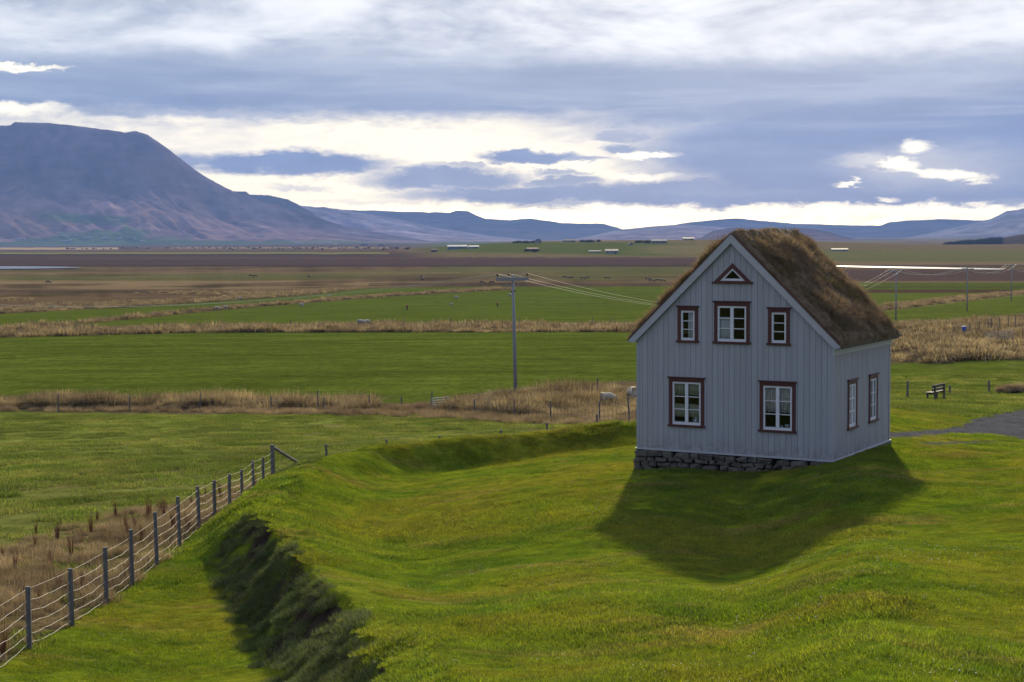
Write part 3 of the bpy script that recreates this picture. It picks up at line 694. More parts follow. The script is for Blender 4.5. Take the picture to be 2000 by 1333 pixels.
stuff('lawn_specks', .7, -60, 2060, 12, 46, lambda x, y, u, v: lawn_mask(x, y, u, v)*sstep(-.1, .35, fbm(x*.25+4, y*.25, 3, 91)), [specks() for _ in range(3)], m_simple('white_speck', (.55, .55, .5), None, 5, .8), .8, 1.2, 'tiny white specks scattered through the near lawn', 'flowers')
def bankface(x, y, u, v):
    s, cd, stn, tt = bank_eval(x, y); bare = sstep(.05, .3, fbm(x*.9, y*.9, 3, 41)+.22-np.abs(s+.35)*.6)
    return (s < -.08)*(s > -1.35)*(tt < 5.15)*(1-.85*bare)*np.where(s < -1.05, .35, 1)+(s < -.1)*(s > -1.2)*(y > 49.5)*(y < 53)*(tt < 9)*.6
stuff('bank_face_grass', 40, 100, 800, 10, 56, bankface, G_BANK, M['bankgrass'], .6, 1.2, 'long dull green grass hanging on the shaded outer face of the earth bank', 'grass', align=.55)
def fieldm(x, y, u, v):
    s, cd, stn, tt = bank_eval(x, y)
    return ((y > 58) | (x < -9.3))*((s < -2.)|(x < -9.3)|(u > 1640)&(y > 64))*((v > 812)|(u > 1640)&(v > 715))*(gravel_mask(x, y, height(x, y)) < .3)*(.35+.65*sstep(-.2, .2, fbm(x*.15, y*.25, 3, 51)))
stuff('field_grass', 1.5, -60, 2060, 26, 118, fieldm, G_FIELD, M['field'], .6, 1.3, 'rough olive green grass of the field beyond the fence', 'grass')
def weedm(x, y, u, v):
    return (x < -9.1)*(x > -8.8-ip(y, (20, 5.5), (45, 4.4), (58, 1.6), (60, 0))-fbm(x*.5, y*.3, 3, 52)*2.)*(y < 59)
stuff('dry_weeds', 6., -60, 560, 24, 60, weedm, G_WEED, M['brown'], .35, .85, 'matted brown dead weeds growing along the left side of the sheep fence', 'weeds', svar=.3)
stuff('dock_stalks', .55, -60, 560, 26, 59, weedm, G_STALK, m_leaf('dock_stalk', (.12, .045, .03), (.16, .06, .035), trans=.1), .6, 1.1, 'thin upright rust brown dock stalks among the dead weeds behind the fence', 'weeds')
def jit(u, v): return fbm(u*.02, v*.02, 3, 25)*5
def bandA(x, y, u, v):
    lo = ip(u, (-900, 782), (0, 783), (450, 785), (720, 789)); hi = lo+13
    a = (u < 725)*(v > lo)*(v < hi)*1.; a = np.maximum(a*sstep(-.45, .15, fbm(u*.012, v*0+1, 3, 61)), a*.3)
    l2 = ip(u, (880, 795), (930, 790), (1000, 775), (1100, 770), (1240, 760), (1330, 750)); h2 = ip(u, (880, 803), (1000, 812), (1240, 815))
    b = (u > 880)*(u < 1400)*(v > l2)*(v < h2)*1.
    return np.maximum(a, b)
stuff('ditch_tall_grass', 4.2, -60, 1330, 88, 130, bandA, G_TALL, M['straw'], .8, 1.6, 'tall straw coloured grass along the ditch at the near end of the big green field', 'dry grass', align=.2, svar=.35)
def bandA2(x, y, u, v):
    lo = ip(u, (0, 788), (720, 795), (860, 790), (1000, 790), (1240, 785)); hi = ip(u, (0, 804), (720, 812), (1000, 829), (1240, 833))
    return (v > lo)*(v < hi)*(u < 1400)*.7
stuff('ditch_weeds', 3.0, -60, 1330, 84, 124, bandA2, G_WEED, m_leaf('ditch_weed', (.07, .052, .028), (.16, .12, .065), trans=.3, var=.5), .6, 1.2, 'low brown weeds and dead growth on the floor of the near ditch', 'weeds', align=.3)
def bandB(x, y, u, v):
    a = (v > ip(u, (0, 646), (700, 637), (1240, 638)))*(v < ip(u, (0, 660), (400, 650), (1240, 649)))*(u < 1420)
    bc = ip(u, (-300, 668), (0, 646), (130, 634), (450, 602), (700, 582), (850, 572), (960, 566), (1000, 564)); b = (np.abs(v-bc) < 1.6)*(u < 1000)*.35
    tr = ip(u, (-300, 625), (0, 613), (250, 601), (600, 577), (720, 563), (900, 561), (1240, 560), (1500, 558)); c = (np.abs(v-tr+2) < 2)*(u < 1400)*.25
    return np.maximum(np.maximum(a, b), c)*(.35+.65*sstep(-.3, .1, fbm(u*.02, v*0+3, 3, 63)))
stuff('field_edge_grass', 1.1, -60, 1300, 195, 720, bandB, G_TALLF, M['straw'], 1.2, 2.3, 'long lines of dry straw coloured grass along the ditches between the far green fields', 'dry grass', align=.1, svar=.3)
def bandR(x, y, u, v):
    ln = ip(u, (1700, 606), (1850, 588), (2000, 571), (2300, 545))
    a = (v > ip(u, (1600, 632), (1850, 632), (2000, 618)))*(v < ip(u, (1640, 706), (1740, 712), (1860, 706), (2000, 700))+jit(u, v))*(y < 282)*sstep(-.45, .15, fbm(x*.09, y*.06, 3, 64))
    return np.maximum(a, (np.abs(v-ln) < 4))*(u > 1600)
stuff('meadow_tall_grass', 1.0, 1640, 2080, 120, 520, bandR, G_TALLF, M['straw'], .7, 1.7, 'wide belt of tall straw coloured meadow grass to the right of the grey house', 'dry grass', align=.1, svar=.35)
def bandM(x, y, u, v):
    return sstep(.0, .25, fbm(x*.02, y*.012, 4, 65))*(v > 566)*(v < ip(u, (-300, 622), (0, 611), (250, 599), (600, 575), (720, 561)))*(u < 760)
stuff('marsh_scrub', .12, -60, 760, 300, 700, bandM, G_TALLF, m_leaf('marsh_scrub', (.07, .045, .03), (.14, .09, .05), trans=.2), 1.0, 2.4, 'dark brown tussocks across the marsh beyond the green fields', 'scrub', align=.1)
def far_scrub():
    P = []; S = []
    for i in range(170):
        u = rng.uniform(130, 800); v = rng.normal(485.5, 1.2) if u > 230 else 487
        p = hit(u, v, 1500); P.append(p); S.append(rng.uniform(2.5, 6.5)*(1.3 if rng.uniform() < .12 else .8))
    for u0, u1, v0, n in ((1000, 1050, 474, 34), (1135, 1172, 472.5, 14), (1242, 1272, 474, 20), (1025, 1058, 491, 10)):
        for i in range(n):
            u = rng.uniform(u0, u1); p = hit(u, v0+rng.uniform(0, 1.5), 1300); P.append(p); S.append(rng.uniform(2.5, 5.5))
    o = scatter('far_scrub', np.array([tuple(p) for p in P]), np.tile([0, 0, 1.], (len(P), 1)), S, [clump('scrub_bush', 160, .45, .3, .9, .12, .8, 2)], m_leaf('scrub_leaf', (.035, .030, .022), (.06, .05, .035), trans=.15))
    tag(o, 'dark low scrub dotted across the far valley floor and round the farms', 'scrub', kind='stuff')
    P = []; S = []
    for i in range(420):
        u = rng.uniform(1848, 1955); P.append(on_slope('dark_slope', u, np.interp(u, [1848, 1955], [486, 474])+rng.uniform(-1.5, 5))); S.append(rng.uniform(9, 16))
    o = scatter('far_wood', np.array([tuple(p) for p in P]), np.tile([0, 0, 1.], (len(P), 1)), S, [clump('conifer_mass', 120, .25, .4, 1.0, .10, .5, 2)], m_leaf('conifer_mass', (.018, .024, .016), (.03, .035, .024), trans=.05))
    tag(o, 'dark plantation of conifers on the slope at the far right', 'wood', kind='stuff')
far_scrub()

# ------------------------------------------------------------------ the house
W, L, EH, TIPZ, OV, AP = 6.2, 5.31, 3.08, 3.29, .25, 6.50
SL = (AP-TIPZ)/(W/2+OV)
def rooftop(x): return AP-SL*abs(x+W/2)            # upper line of the bargeboards
house = empty('turf_roofed_house', (HX, HY, 0), HR, 'small grey boarded house with oxblood window frames and a shaggy brown turf roof', 'house')
FRONT = lambda a, d, z: (a, -d, z)
SIDE = lambda a, d, z: (d, a, z)
LEFTW = lambda a, d, z: (-W-d, a, z)
BACK = lambda a, d, z: (a, L+d, z)
WINS = [('LL', FRONT, -5.12, -3.98, .75, 2.21), ('LR', FRONT, -2.22, -1.12, .75, 2.21), ('UL', FRONT, -4.84, -4.18, 3.29, 4.35), ('UR', FRONT, -1.97, -1.31, 3.29, 4.35),
        ('UC', FRONT, -3.66, -2.54, 3.29, 4.51), ('SA', SIDE, 1.24, 2.08, .77, 2.20), ('SB', SIDE, 3.21, 4.05, .77, 2.20)]
def wall(name, T, x0, x1, bw, ztop, z0, wins, tri=None, grooves=.008):
    ops = [(a+.09, b-.09, c+.05, d-.11) for a, b, c, d in wins]
    cuts = sorted(set([x0, x1]+[o_[0] for o_ in ops]+[o_[1] for o_ in ops]+([tri[0]-tri[1]*k for k in np.linspace(-.72, .72, 9)] if tri else [])))
    n = round((x1-x0)/bw); edges = [x0+(x1-x0)*i/n for i in range(n+1)]
    A = MB(); Bk = MB()
    def pieces(xa, xb):
        xm = (xa+xb)/2; iv = [(z0, None)]
        holes = [(o_[2], o_[3]) for o_ in ops if o_[0] < xm < o_[1]]
        if tri and abs(xm-tri[0]) < tri[1]*.72: holes.append((tri[2]+.05, tri[2]+.05+(tri[1]*.72-abs(xm-tri[0]))*tri[3]))
        holes.sort(); res = []; z = z0
        for a, b in holes:
            if b-a > .01: res.append((z, a, a)); z = b
        res.append((z, ztop(xa), ztop(xb))); return res
    def emit(Mb, xa, xb, d0, d1):
        for za, zb, zc in pieces(xa, xb):
            b = len(Mb.v)
            for d in (d0, d1): Mb.v += [T(xa, d, za), T(xb, d, za), T(xb, d, zc), T(xa, d, zb)]
            Mb.f += [tuple(b+i for i in q) for q in ((0, 1, 2, 3), (7, 6, 5, 4), (0, 4, 5, 1), (1, 5, 6, 2), (2, 6, 7, 3), (3, 7, 4, 0))]
    for i in range(n):
        e0, e1 = edges[i]+grooves/2, edges[i+1]-grooves/2; off = rng.uniform(-.0015, .0015)
        cc = [e0]+[c for c in cuts if e0+1e-3 < c < e1-1e-3]+[e1]
        for a, b in zip(cc[:-1], cc[1:]): emit(A, a, b, -.012, off+.006)
    cc = [c for c in cuts]
    for a, b in zip(cc[:-1], cc[1:]):
        sub = np.linspace(a, b, max(2, int((b-a)/.5)+2))
        if T is FRONT or T is BACK: sub = sorted(set(list(sub)+([-W/2] if a < -W/2 < b else [])))
        for p, q in zip(sub[:-1], sub[1:]): emit(Bk, p, q, -.11, -.016)
    o = A.build(name, M['siding'], house); Bk.build('wall_core', M['sidingback'], o); return o
zt_g = lambda x: rooftop(x)-.10
wall('front_wall', FRONT, -W, 0, .178, zt_g, 0.0, [w_[2:] for w_ in WINS if w_[1] is FRONT], tri=(-W/2+.02, .60, 5.08, .93))
wall('side_wall', SIDE, .0, L, .118, lambda x: 3.3, 0.0, [w_[2:] for w_ in WINS if w_[1] is SIDE], grooves=.034)
wall('left_wall', LEFTW, 0, L, .178, lambda x: 3.3, 0.0, [])
wall('rear_wall', BACK, -W, 0, .178, zt_g, 0.0, [])
def window(key, T, a, b, c, d):
    cas = MB(); w = .105
    def bx(Mb, x0, x1, d0, d1, z0, z1): Mb.box(x0, x1, d0, d1, z0, z1, T=lambda p, q, r: T(p, q, r))
    bx(cas, a, a+w, -.05, .035, c+.04, d-.13); bx(cas, b-w, b, -.05, .035, c+.04, d-.13); bx(cas, a, b, -.05, .036, d-.13, d-.022)
    casing = cas.build('window', M['red'], house, bevel=.004)
    s = MB(); bx(s, a-.03, b+.03, -.01, .075, d-.022, d+.008); bx(s, a-.045, b+.045, -.01, .085, d+.008, d+.02); s.build('head_moulding', M['red'], casing, bevel=.003)
    s = MB(); bx(s, a-.035, b+.035, -.04, .07, c-.025, c+.04); s.build('sill', M['red'], casing, bevel=.006)
    ia, ib, ic, id_ = a+w, b-w, c+.04, d-.13; s = MB(); f = .058; y0, y1 = -.05, .012
    bx(s, ia, ia+f, y0, y1, ic, id_); bx(s, ib-f, ib, y0, y1, ic, id_); bx(s, ia+f, ib-f, y0, y1, ic, ic+f+.02); bx(s, ia+f, ib-f, y0, y1, id_-f, id_)
    cols = 1 if (b-a) < .7 else 2; mid = (ia+ib)/2; mw = .05 if T is FRONT else .028
    if cols == 2: bx(s, mid-mw, mid+mw, y0, y1+.006, ic+f+.02, id_-f)
    zl, zh = ic+f+.02, id_-f
    for k in (1, 2):
        z = zl+(zh-zl)*k/3
        for xa, xb in ([(ia+f, ib-f)] if cols == 1 else [(ia+f, mid-mw), (mid+mw, ib-f)]): bx(s, xa, xb, y0+.01, y1-.006, z-.012, z+.012)
    s.build('sash', M['white'], casing, bevel=.002)
    g = MB(); g.quad(T(ia+f-.005, -.02, zl-.005), T(ib-f+.005, -.02, zl-.005), T(ib-f+.005, -.02, zh+.005), T(ia+f-.005, -.02, zh+.005)); g.build('pane', M['glass'], casing)
    return (ia+f, ib-f, zl, zh, mid)
WI = {w_[0]: window(*w_) for w_ in WINS}
def tri_window():
    cx, hw, z0, k = -W/2+.02, .60, 5.08, .93
    def ring(Mb, o_, i_, d0, d1, zo, zi):
        # outer triangle half width o_, inner half width i_
        O = [(cx-o_, zo), (cx+o_, zo), (cx, zo+o_*k)]; I = [(cx-i_, zi), (cx+i_, zi), (cx, zi+i_*k)]
        b = len(Mb.v)
        for d in (d0, d1):
            for p in O+I: Mb.v.append(FRONT(p[0], d, p[1]))
        for i in range(3):
            j = (i+1) % 3
            for q in ((i, j, 3+j, 3+i), (6+i, 9+i, 9+j, 6+j), (i, 6+i, 6+j, j), (3+i, 3+j, 9+j, 9+i)): Mb.f.append(tuple(b+t for t in q))
    s = MB(); ring(s, hw, hw-.20, -.05, .036, z0, z0+.04); o = s.build('window', M['red'], house)
    s = MB(); s.box(cx-hw-.04, cx+hw+.04, -.075, .03, z0-.04, z0+.012); s.build('sill', M['red'], o, bevel=.005)
    s = MB(); ring(s, hw-.20, hw-.34, -.05, .014, z0+.04, z0+.105); s.build('sash', M['white'], o)
    g = MB(); h = hw-.33; g.quad(FRONT(cx-h, -.02, z0+.10), FRONT(cx+h, -.02, z0+.10), FRONT(cx, -.02, z0+.10+h*k)); g.build('pane', M['glass'], o)
tri_window()
def house_parts():
    for bxs in ((-W-.012, -W+.078, -.018, .06, .0, EH+.12), (-.07, .02, -.018, .06, .0, EH+.12), (-.06, .02, L-.09, L+.018, .0, EH+.1)):
        s = MB(); s.box(*bxs); s.build('corner_board', M['siding'], house)
    s = MB()      # water table along the foot of the boards
    s.box(-W-.04, .055, -.055, .01, -.035, .012); s.box(.0, .055, .011, L+.04, -.035, .012); s.box(-W-.04, -W, .011, L+.04, -.035, .012)
    s.build('skirting_board', M['trim'], house, bevel=.004)
    for sgn in (-1, 1):
        for yy, nm in ((-.115, 'bargeboard'), (L+.06, 'bargeboard')):
            s = MB(); x0, x1 = -W/2, -W/2+sgn*(W/2+OV)
            poly = [(x0, AP), (x1, TIPZ), (x1-sgn*.02, TIPZ-.05), (x1-sgn*.20, TIPZ-.075), (x0, AP-.28)]
            if yy > 0: yy = L+.14
            s.prism(poly, yy, yy+.035, lambda p, q, t: (p, t, q)); bb = s.build(nm, M['trim'], house)
            s = MB(); nx = sgn*.018; poly = [(x0, AP+.028), (x1+sgn*.03, TIPZ+.004), (x1+sgn*.012, TIPZ-.022), (x0, AP+.002)]
            s.prism(poly, yy-.012, yy+.06, lambda p, q, t: (p, t, q)); s.build('flashing', M['red'], bb)
    s = MB(); s.box(-.01, .04, -.08, L+.06, EH-.06, EH+.13); s.box(.04, .17, -.08, L+.12, EH+.10, EH+.135); s.build('fascia_board', M['trim'], house)
    s = MB()     # roof deck
    for sgn in (-1, 1):
        x0, x1 = -W/2, -W/2+sgn*(W/2+OV)
        s.prism([(x0, AP-.02), (x1, TIPZ-.02), (x1, TIPZ-.08), (x0, AP-.10)], -.08, L+.14, lambda p, q, t: (p, t, q))
    dk = s.build('roof_deck', M['benchwood'], house)
    s = MB(); x1 = OV
    s.prism([(x1-.09, TIPZ+.13), (x1+.03, TIPZ+.02), (x1+.03, TIPZ-.03), (x1-.04, TIPZ-.03)], -.05, L+.33, lambda p, q, t: (p, t, q)); s.build('eaves_timber', M['benchwood'], house)
    s = MB(); s.box(-W+.12, -.12, .12, L-.12, -.05, .25); s.box(-W+.12, -.12, .12, L-.12, 2.62, 2.74); s.box(-W+.12, -.12, 2.6, 2.66, .25, 2.62)
    s.box(-4.6, -3.9, 3.4, 4.4, .25, 1.0); s.box(-W/2-1.2, -W/2+1.2, 3.5, 3.56, 2.74, 5); s.build('inner_floor', M['inside'], house)
    # stone foundation
    bm = bmesh.new(); rs = np.random.default_rng(5)
    def stone(cx, cy, cz, sx, sy, sz, ax):
        ang = rs.normal()*.10; pts_ = [Vector((a*(1-abs(rs.normal())*.22), b_*(1-abs(rs.normal())*.12), c*(1-abs(rs.normal())*.25))) for a in (-1, 1) for b_ in (-1, 1) for c in (-1, 1)]
        pts_ += [Vector((rs.uniform(-.7, .7), rs.choice([-1, 1])*rs.uniform(.95, 1.15), rs.uniform(-.7, .7))) for _ in range(4)]+[Vector((rs.uniform(-.5, .5), rs.uniform(-.8, .8), sg*rs.uniform(.9, 1.12))) for sg in (-1, 1)]
        r = {'verts': [bm.verts.new(q) for q in pts_]}; hl = bmesh.ops.convex_hull(bm, input=r['verts'])
        dead = set(hl['geom_interior']+hl['geom_unused']); r['verts'] = [v for v in r['verts'] if v not in dead]; bmesh.ops.delete(bm, geom=[g_ for g_ in dead if isinstance(g_, bmesh.types.BMVert)], context='VERTS')
        sh = rs.uniform(.62, 1.0, 8); ph = rs.uniform(0, 6, 3)
        for v in r['verts']:
            c = v.co; e = .45
            q = [c.x, c.y, c.z]
            k = 1+.10*math.sin(q[0]*3+ph[0])*math.cos(q[1]*3+ph[1])+.05*math.sin(q[2]*5+ph[2])
            a, b_, z = q[0]*sx/2*k*(1-.13*q[2]*(sh[0]-.8)*3), q[1]*sy/2*k, q[2]*sz/2*k*(1+(sh[1]-.8)*q[0])
            a, z = a*math.cos(ang)-z*math.sin(ang), a*math.sin(ang)+z*math.cos(ang)
            v.co = Vector((cx+a, cy+b_, cz+z)) if ax == 0 else Vector((cx+b_, cy+a, cz+z))
    z = -.045
    while z > -1.05:
        hgt = rs.uniform(.09, .22); x = -W-.08
        while x < .06:
            wd = rs.uniform(.16, .52)*(1.1 if hgt > .12 else .9); jz = rs.normal()*.012
            stone(x+wd/2, .12-.07*(-z), z-hgt/2+jz, wd*1.04, .42, hgt*1.12, 0); x += wd
        y = -.02
        while y < L+.1:
            wd = rs.uniform(.18, .5); stone(-.12+.06*(-z), y+wd/2, z-hgt/2, wd*1.04, .40, hgt*1.12, 1)
            stone(-W+.12-.06*(-z), y+wd/2, z-hgt/2, wd*1.04, .40, hgt*1.12, 1); y += wd
        z -= hgt
    bmesh.ops.bevel(bm, geom=list(bm.edges), offset=.008, segments=1, affect='EDGES'); me = bpy.data.meshes.new('stone_foundation'); bm.to_mesh(me); bm.free()
    fo = link('stone_foundation', me, M['stone'], house)
    s = MB(); s.box(-W+.10, -.10, .07, L-.1, -1.1, -.052); s.build('earth_core', M['crack'], fo)
house_parts()
def roof_turf():
    half = math.hypot(W/2+OV, AP-TIPZ); ns, ny = 90, 90; V = []
    ss = np.linspace(-half-.03, half+.03, ns*2+1); ys = np.linspace(-.055, L+.16, ny)
    S, Y = np.meshgrid(ss, ys, indexing='ij'); sg = np.sign(S); a = np.minimum(np.abs(S), half+.03)
    ux, uz = (W/2+OV)/half, -(AP-TIPZ)/half
    X = -W/2+sg*a*ux; Z = AP+a*uz
    edge = sstep(0, .16, half+.03-np.abs(S)); ey = sstep(-.055, .15, Y)*sstep(L+.16, L-.05, Y)
    lump = fbm(S*1.4+3, Y*1.4, 4, 71)*.10+fbm(S*4, Y*4, 3, 72)*.05
    th = (.03+.10*edge*(.25+.75*ey)+lump*.8*edge*(.2+.8*ey)); th = np.maximum(th, .03)
    nx, nz = -uz*sg, ux+0*S
    cen = np.exp(-(S/.3)**2); nx = nx*(1-cen); nz = nz*(1-cen)+cen
    X = X+nx*th; Z = Z+nz*th
    V = np.column_stack([X.ravel(), Y.ravel(), Z.ravel()]); n2 = ny; i = np.arange(len(ss)-1)[:, None]*n2; j = np.arange(n2-1)[None]
    Q = np.stack([i+j, i+j+1, i+n2+j+1, i+n2+j], -1).reshape(-1, 4)
    me = np_mesh('turf_roof', V, Q[:, ::-1], True); tr = link('turf_roof', me, M['roofturf'], house)
    # edge skirts
    Xg, Zg = X, Z
    for jj, yy in ((0, -.055), (n2-1, L+.16)):
        b = MB()
        for k in range(len(ss)-1):
            z0a = AP-SL*abs(min(max(Xg[k, jj], -W-OV), OV)+W/2)-.02; z0b = AP-SL*abs(min(max(Xg[k+1, jj], -W-OV), OV)+W/2)-.02
            b.quad((Xg[k, jj], yy, Zg[k, jj]), (Xg[k+1, jj], yy, Zg[k+1, jj]), (Xg[k+1, jj], yy, min(z0b, Zg[k+1, jj]-.005)), (Xg[k, jj], yy, min(z0a, Zg[k, jj]-.005)))
        b.build('turf_edge', M['roofturf'], tr)
    # long grass rooted on the turf
    for nm, mt_, cnt, meshes, s0, s1, seed in (('roof_grass', 'roofgrass', 2300, [clump('roof_clump', 60, .16, .10, .28, .009, .9, 3, droop=.15) for _ in range(4)], .55, 1.15, 1), ('roof_moss', 'roofgreen', 800, [clump('roof_moss_clump', 60, .14, .05, .15, .009, .7, 2) for _ in range(3)], .6, 1.2, 2)):
        P = []; N = []; Sc = []
        while len(P) < cnt:
            i_ = rng.integers(1, len(ss)-1); j_ = rng.integers(1, ny-1); s_, y_ = ss[i_], ys[j_]
            f = fbm(np.array([s_*.9+seed]), np.array([y_*.9]), 3, 80+seed)[0]
            low = abs(s_)/half
            if nm == 'roof_moss' and rng.uniform() > .3+f*1.2+(.4 if low > .75 else 0): continue
            if nm == 'roof_grass' and rng.uniform() > .75+f: continue
            if s_ > 0 and y_ < .25 and rng.uniform() < .5: continue
            P.append((X[i_, j_]+rng.normal()*.02, min(max(Y[i_, j_]+rng.normal()*.03, -.045), L+.12), Z[i_, j_]-.015)); dn = .55
            sgn = np.sign(s_); N.append((sgn*(.35+.35*low)+.10, -.15+rng.normal()*.12, .75))
            tuft = 1.25 if s_ < 0 and f > .12 else 1.; Sc.append(rng.uniform(s0, s1)*(.85+1.0*f)*tuft*(.6 if low > .9 or low < .06 else 1)*(.55 if y_ < .25 else 1))
        if nm == 'roof_grass':
            for cx, ny_, sc0 in ((-4.0, 26, 1.9), (-5.25, 22, 1.7), (-4.7, 14, 1.3), (-5.8, 10, 1.2), (-3.35, 8, 1.3)):
                for q in range(ny_):
                    xx = cx+rng.normal()*.14; i_ = int(np.argmin(np.abs(X[:, 8]-xx))); P.append((xx, rng.uniform(.05, 1.3), Z[i_, 8]-.03)); N.append((-.6, -.1, .7)); Sc.append(sc0*rng.uniform(.7, 1.1))
        N = np.array(N); N /= np.linalg.norm(N, axis=1)[:, None]
        o = scatter(nm, np.array(P), N, Sc, meshes, M[mt_], parent=tr); tag(o, kind='stuff')
roof_turf()

# curtains and things behind the panes, in world space
HM = Matrix.Translation((HX, HY, 0)) @ Matrix.Rotation(HR, 4, 'Z')
def curtain(T, a, b, z0, z1, d=-.075, amp=.018, waves=7, label='', scallop=0, material='curtain'):
    n = 60; V = []; 
    for k in range(n+1):
        t = k/n; x = a+(b-a)*t; dd = d+amp*math.sin(t*waves*6.283)+amp*.4*math.sin(t*waves*15+1)
        zz0 = z0+scallop*abs(math.sin(t*waves*3.14))
        for z in (zz0, z1): V.append(tuple(HM @ Vector(T(x, dd, z))))
    me = np_mesh('curtain', V, [(2*k, 2*k+2, 2*k+3, 2*k+1) for k in range(n)], True)
    md = link('curtain', me, M[material]); so_ = md.modifiers.new('thickness', 'SOLIDIFY'); so_.thickness = .002
    return tag(md, label, 'curtain')
def m_lace():
    mt, t, p = mat('lace_cloth'); co = t.new('ShaderNodeNewGeometry').outputs['Position']
    v = t.new('ShaderNodeTexVoronoi', feature='DISTANCE_TO_EDGE'); t.l.new(co, v.inputs['Vector']); v.inputs['Scale'].default_value = 26
    a = t.mr(t.m('ADD', v.outputs['Distance'], t.m('MULTIPLY', t.noise(co, 9, 3), .2)), .12, .2, .95, .35); p.inputs['Base Color'].default_value = (.85, .88, .86, 1); t.l.new(a, p.inputs['Alpha']); p.inputs['Roughness'].default_value = .9
    return mt
M['lace'] = m_lace()
M['blind'] = m_simple('pale_blind_cloth', (.60, .66, .74), (.68, .74, .8), 3, .9)
def inside_things():
    x0, x1, z0, z1, mid = WI['LL']; h = z1-z0
    curtain(FRONT, x0-.02, mid-.01, z1-h*.30, z1+.03, label='pale green upper curtain in the left half of the lower left window', waves=5)
    curtain(FRONT, mid+.01, x1+.02, z1-h*.30, z1+.03, label='pale green upper curtain in the right half of the lower left window', waves=5)
    curtain(FRONT, x0-.02, x1+.02, z0+h*.13, z0+h*.47, label='pale green half curtain across the bottom of the lower left window', waves=10)
    x0, x1, z0, z1, mid = WI['LR']; h = z1-z0
    curtain(FRONT, x0-.02, mid-.01, z0+h*.36, z1+.03, label='white lace curtain in the left half of the lower right window', waves=4, scallop=.03, material='lace')
    curtain(FRONT, mid+.01, x1+.02, z0+h*.36, z1+.03, label='white lace curtain in the right half of the lower right window', waves=4, scallop=.03, material='lace')
    x0, x1, z0, z1, mid = WI['UC']; h = z1-z0
    curtain(FRONT, x0-.02, mid-.03, z0-.02, z0+h*.70, amp=.004, waves=2, label='plain pale blind covering the lower left panes of the middle upstairs window', material='blind')
    x0, x1, z0, z1, mid = WI['UL']
    curtain(FRONT, x0+(x1-x0)*.42, x1+.03, z0-.02, z1+.02, amp=.008, waves=2, label='pale curtain drawn to the right in the small upstairs window at left', material='blind')
    for key, tx in (('SA', 'nearer'), ('SB', 'farther')):
        x0, x1, z0, z1, mid = WI[key]; curtain(SIDE, x0-.02, x1+.02, z0-.02, z1+.02, amp=.01, waves=6, label='pale net curtain filling the %s window of the side wall' % tx, material='blind')
    def lathe(name, prof_, loc, label, cat, handle=0):
        V = []; n = 16
        for r, z in prof_:
            for k in range(n): V.append((r*math.cos(k*6.283/n), r*math.sin(k*6.283/n), z))
        Fq = [(i*n+k, i*n+(k+1) % n, (i+1)*n+(k+1) % n, (i+1)*n+k) for i in range(len(prof_)-1) for k in range(n)]
        o = link(name, np_mesh(name, V, Fq, True), M['ceramic']); o.location = HM @ Vector(loc)
        if handle:
            s = MB(); s.tube([(-.05, 0, .11), (-.10, 0, .115), (-.115, 0, .07), (-.09, 0, .03), (-.06, 0, .03)], .009, 6); s.build('handle', M['ceramic'], o, smooth=True)
        return tag(o, label, cat)
    x0, x1, z0, z1, mid = WI['LL']
    lathe('jug', [(0.001, 0), (.06, 0), (.085, .04), (.08, .08), (.05, .12), (.055, .155), (.045, .15), (.04, .12), (.03, .11)], (x1-.14, .10, z0+.005), 'blue and white china jug on the sill of the lower left window', 'jug', 1)
    x0, x1, z0, z1, mid = WI['LR']
    lathe('bowl', [(0.001, 0), (.05, 0), (.065, .05), (.075, .09), (.068, .09), (.05, .03), (.02, .02)], (x1-.13, .10, z0+.005), 'pale china bowl on the sill of the lower right window', 'bowl')
    lathe('ornament', [(0.001, 0), (.03, .006), (.042, .03), (.03, .055), (.001, .065)], (mid+.10, .09, z0+.005), 'small round cream ornament beside the bowl in the lower right window', 'ornament')
    # sill board carrying them
    for key in ('LL', 'LR'):
        s = MB(); x0, x1, z0, z1, mid = WI[key]; s.box(x0-.08, x1+.08, .05, .24, z0-.035, z0+.004); s.build('inner_sill', M['white'], house)
inside_things()

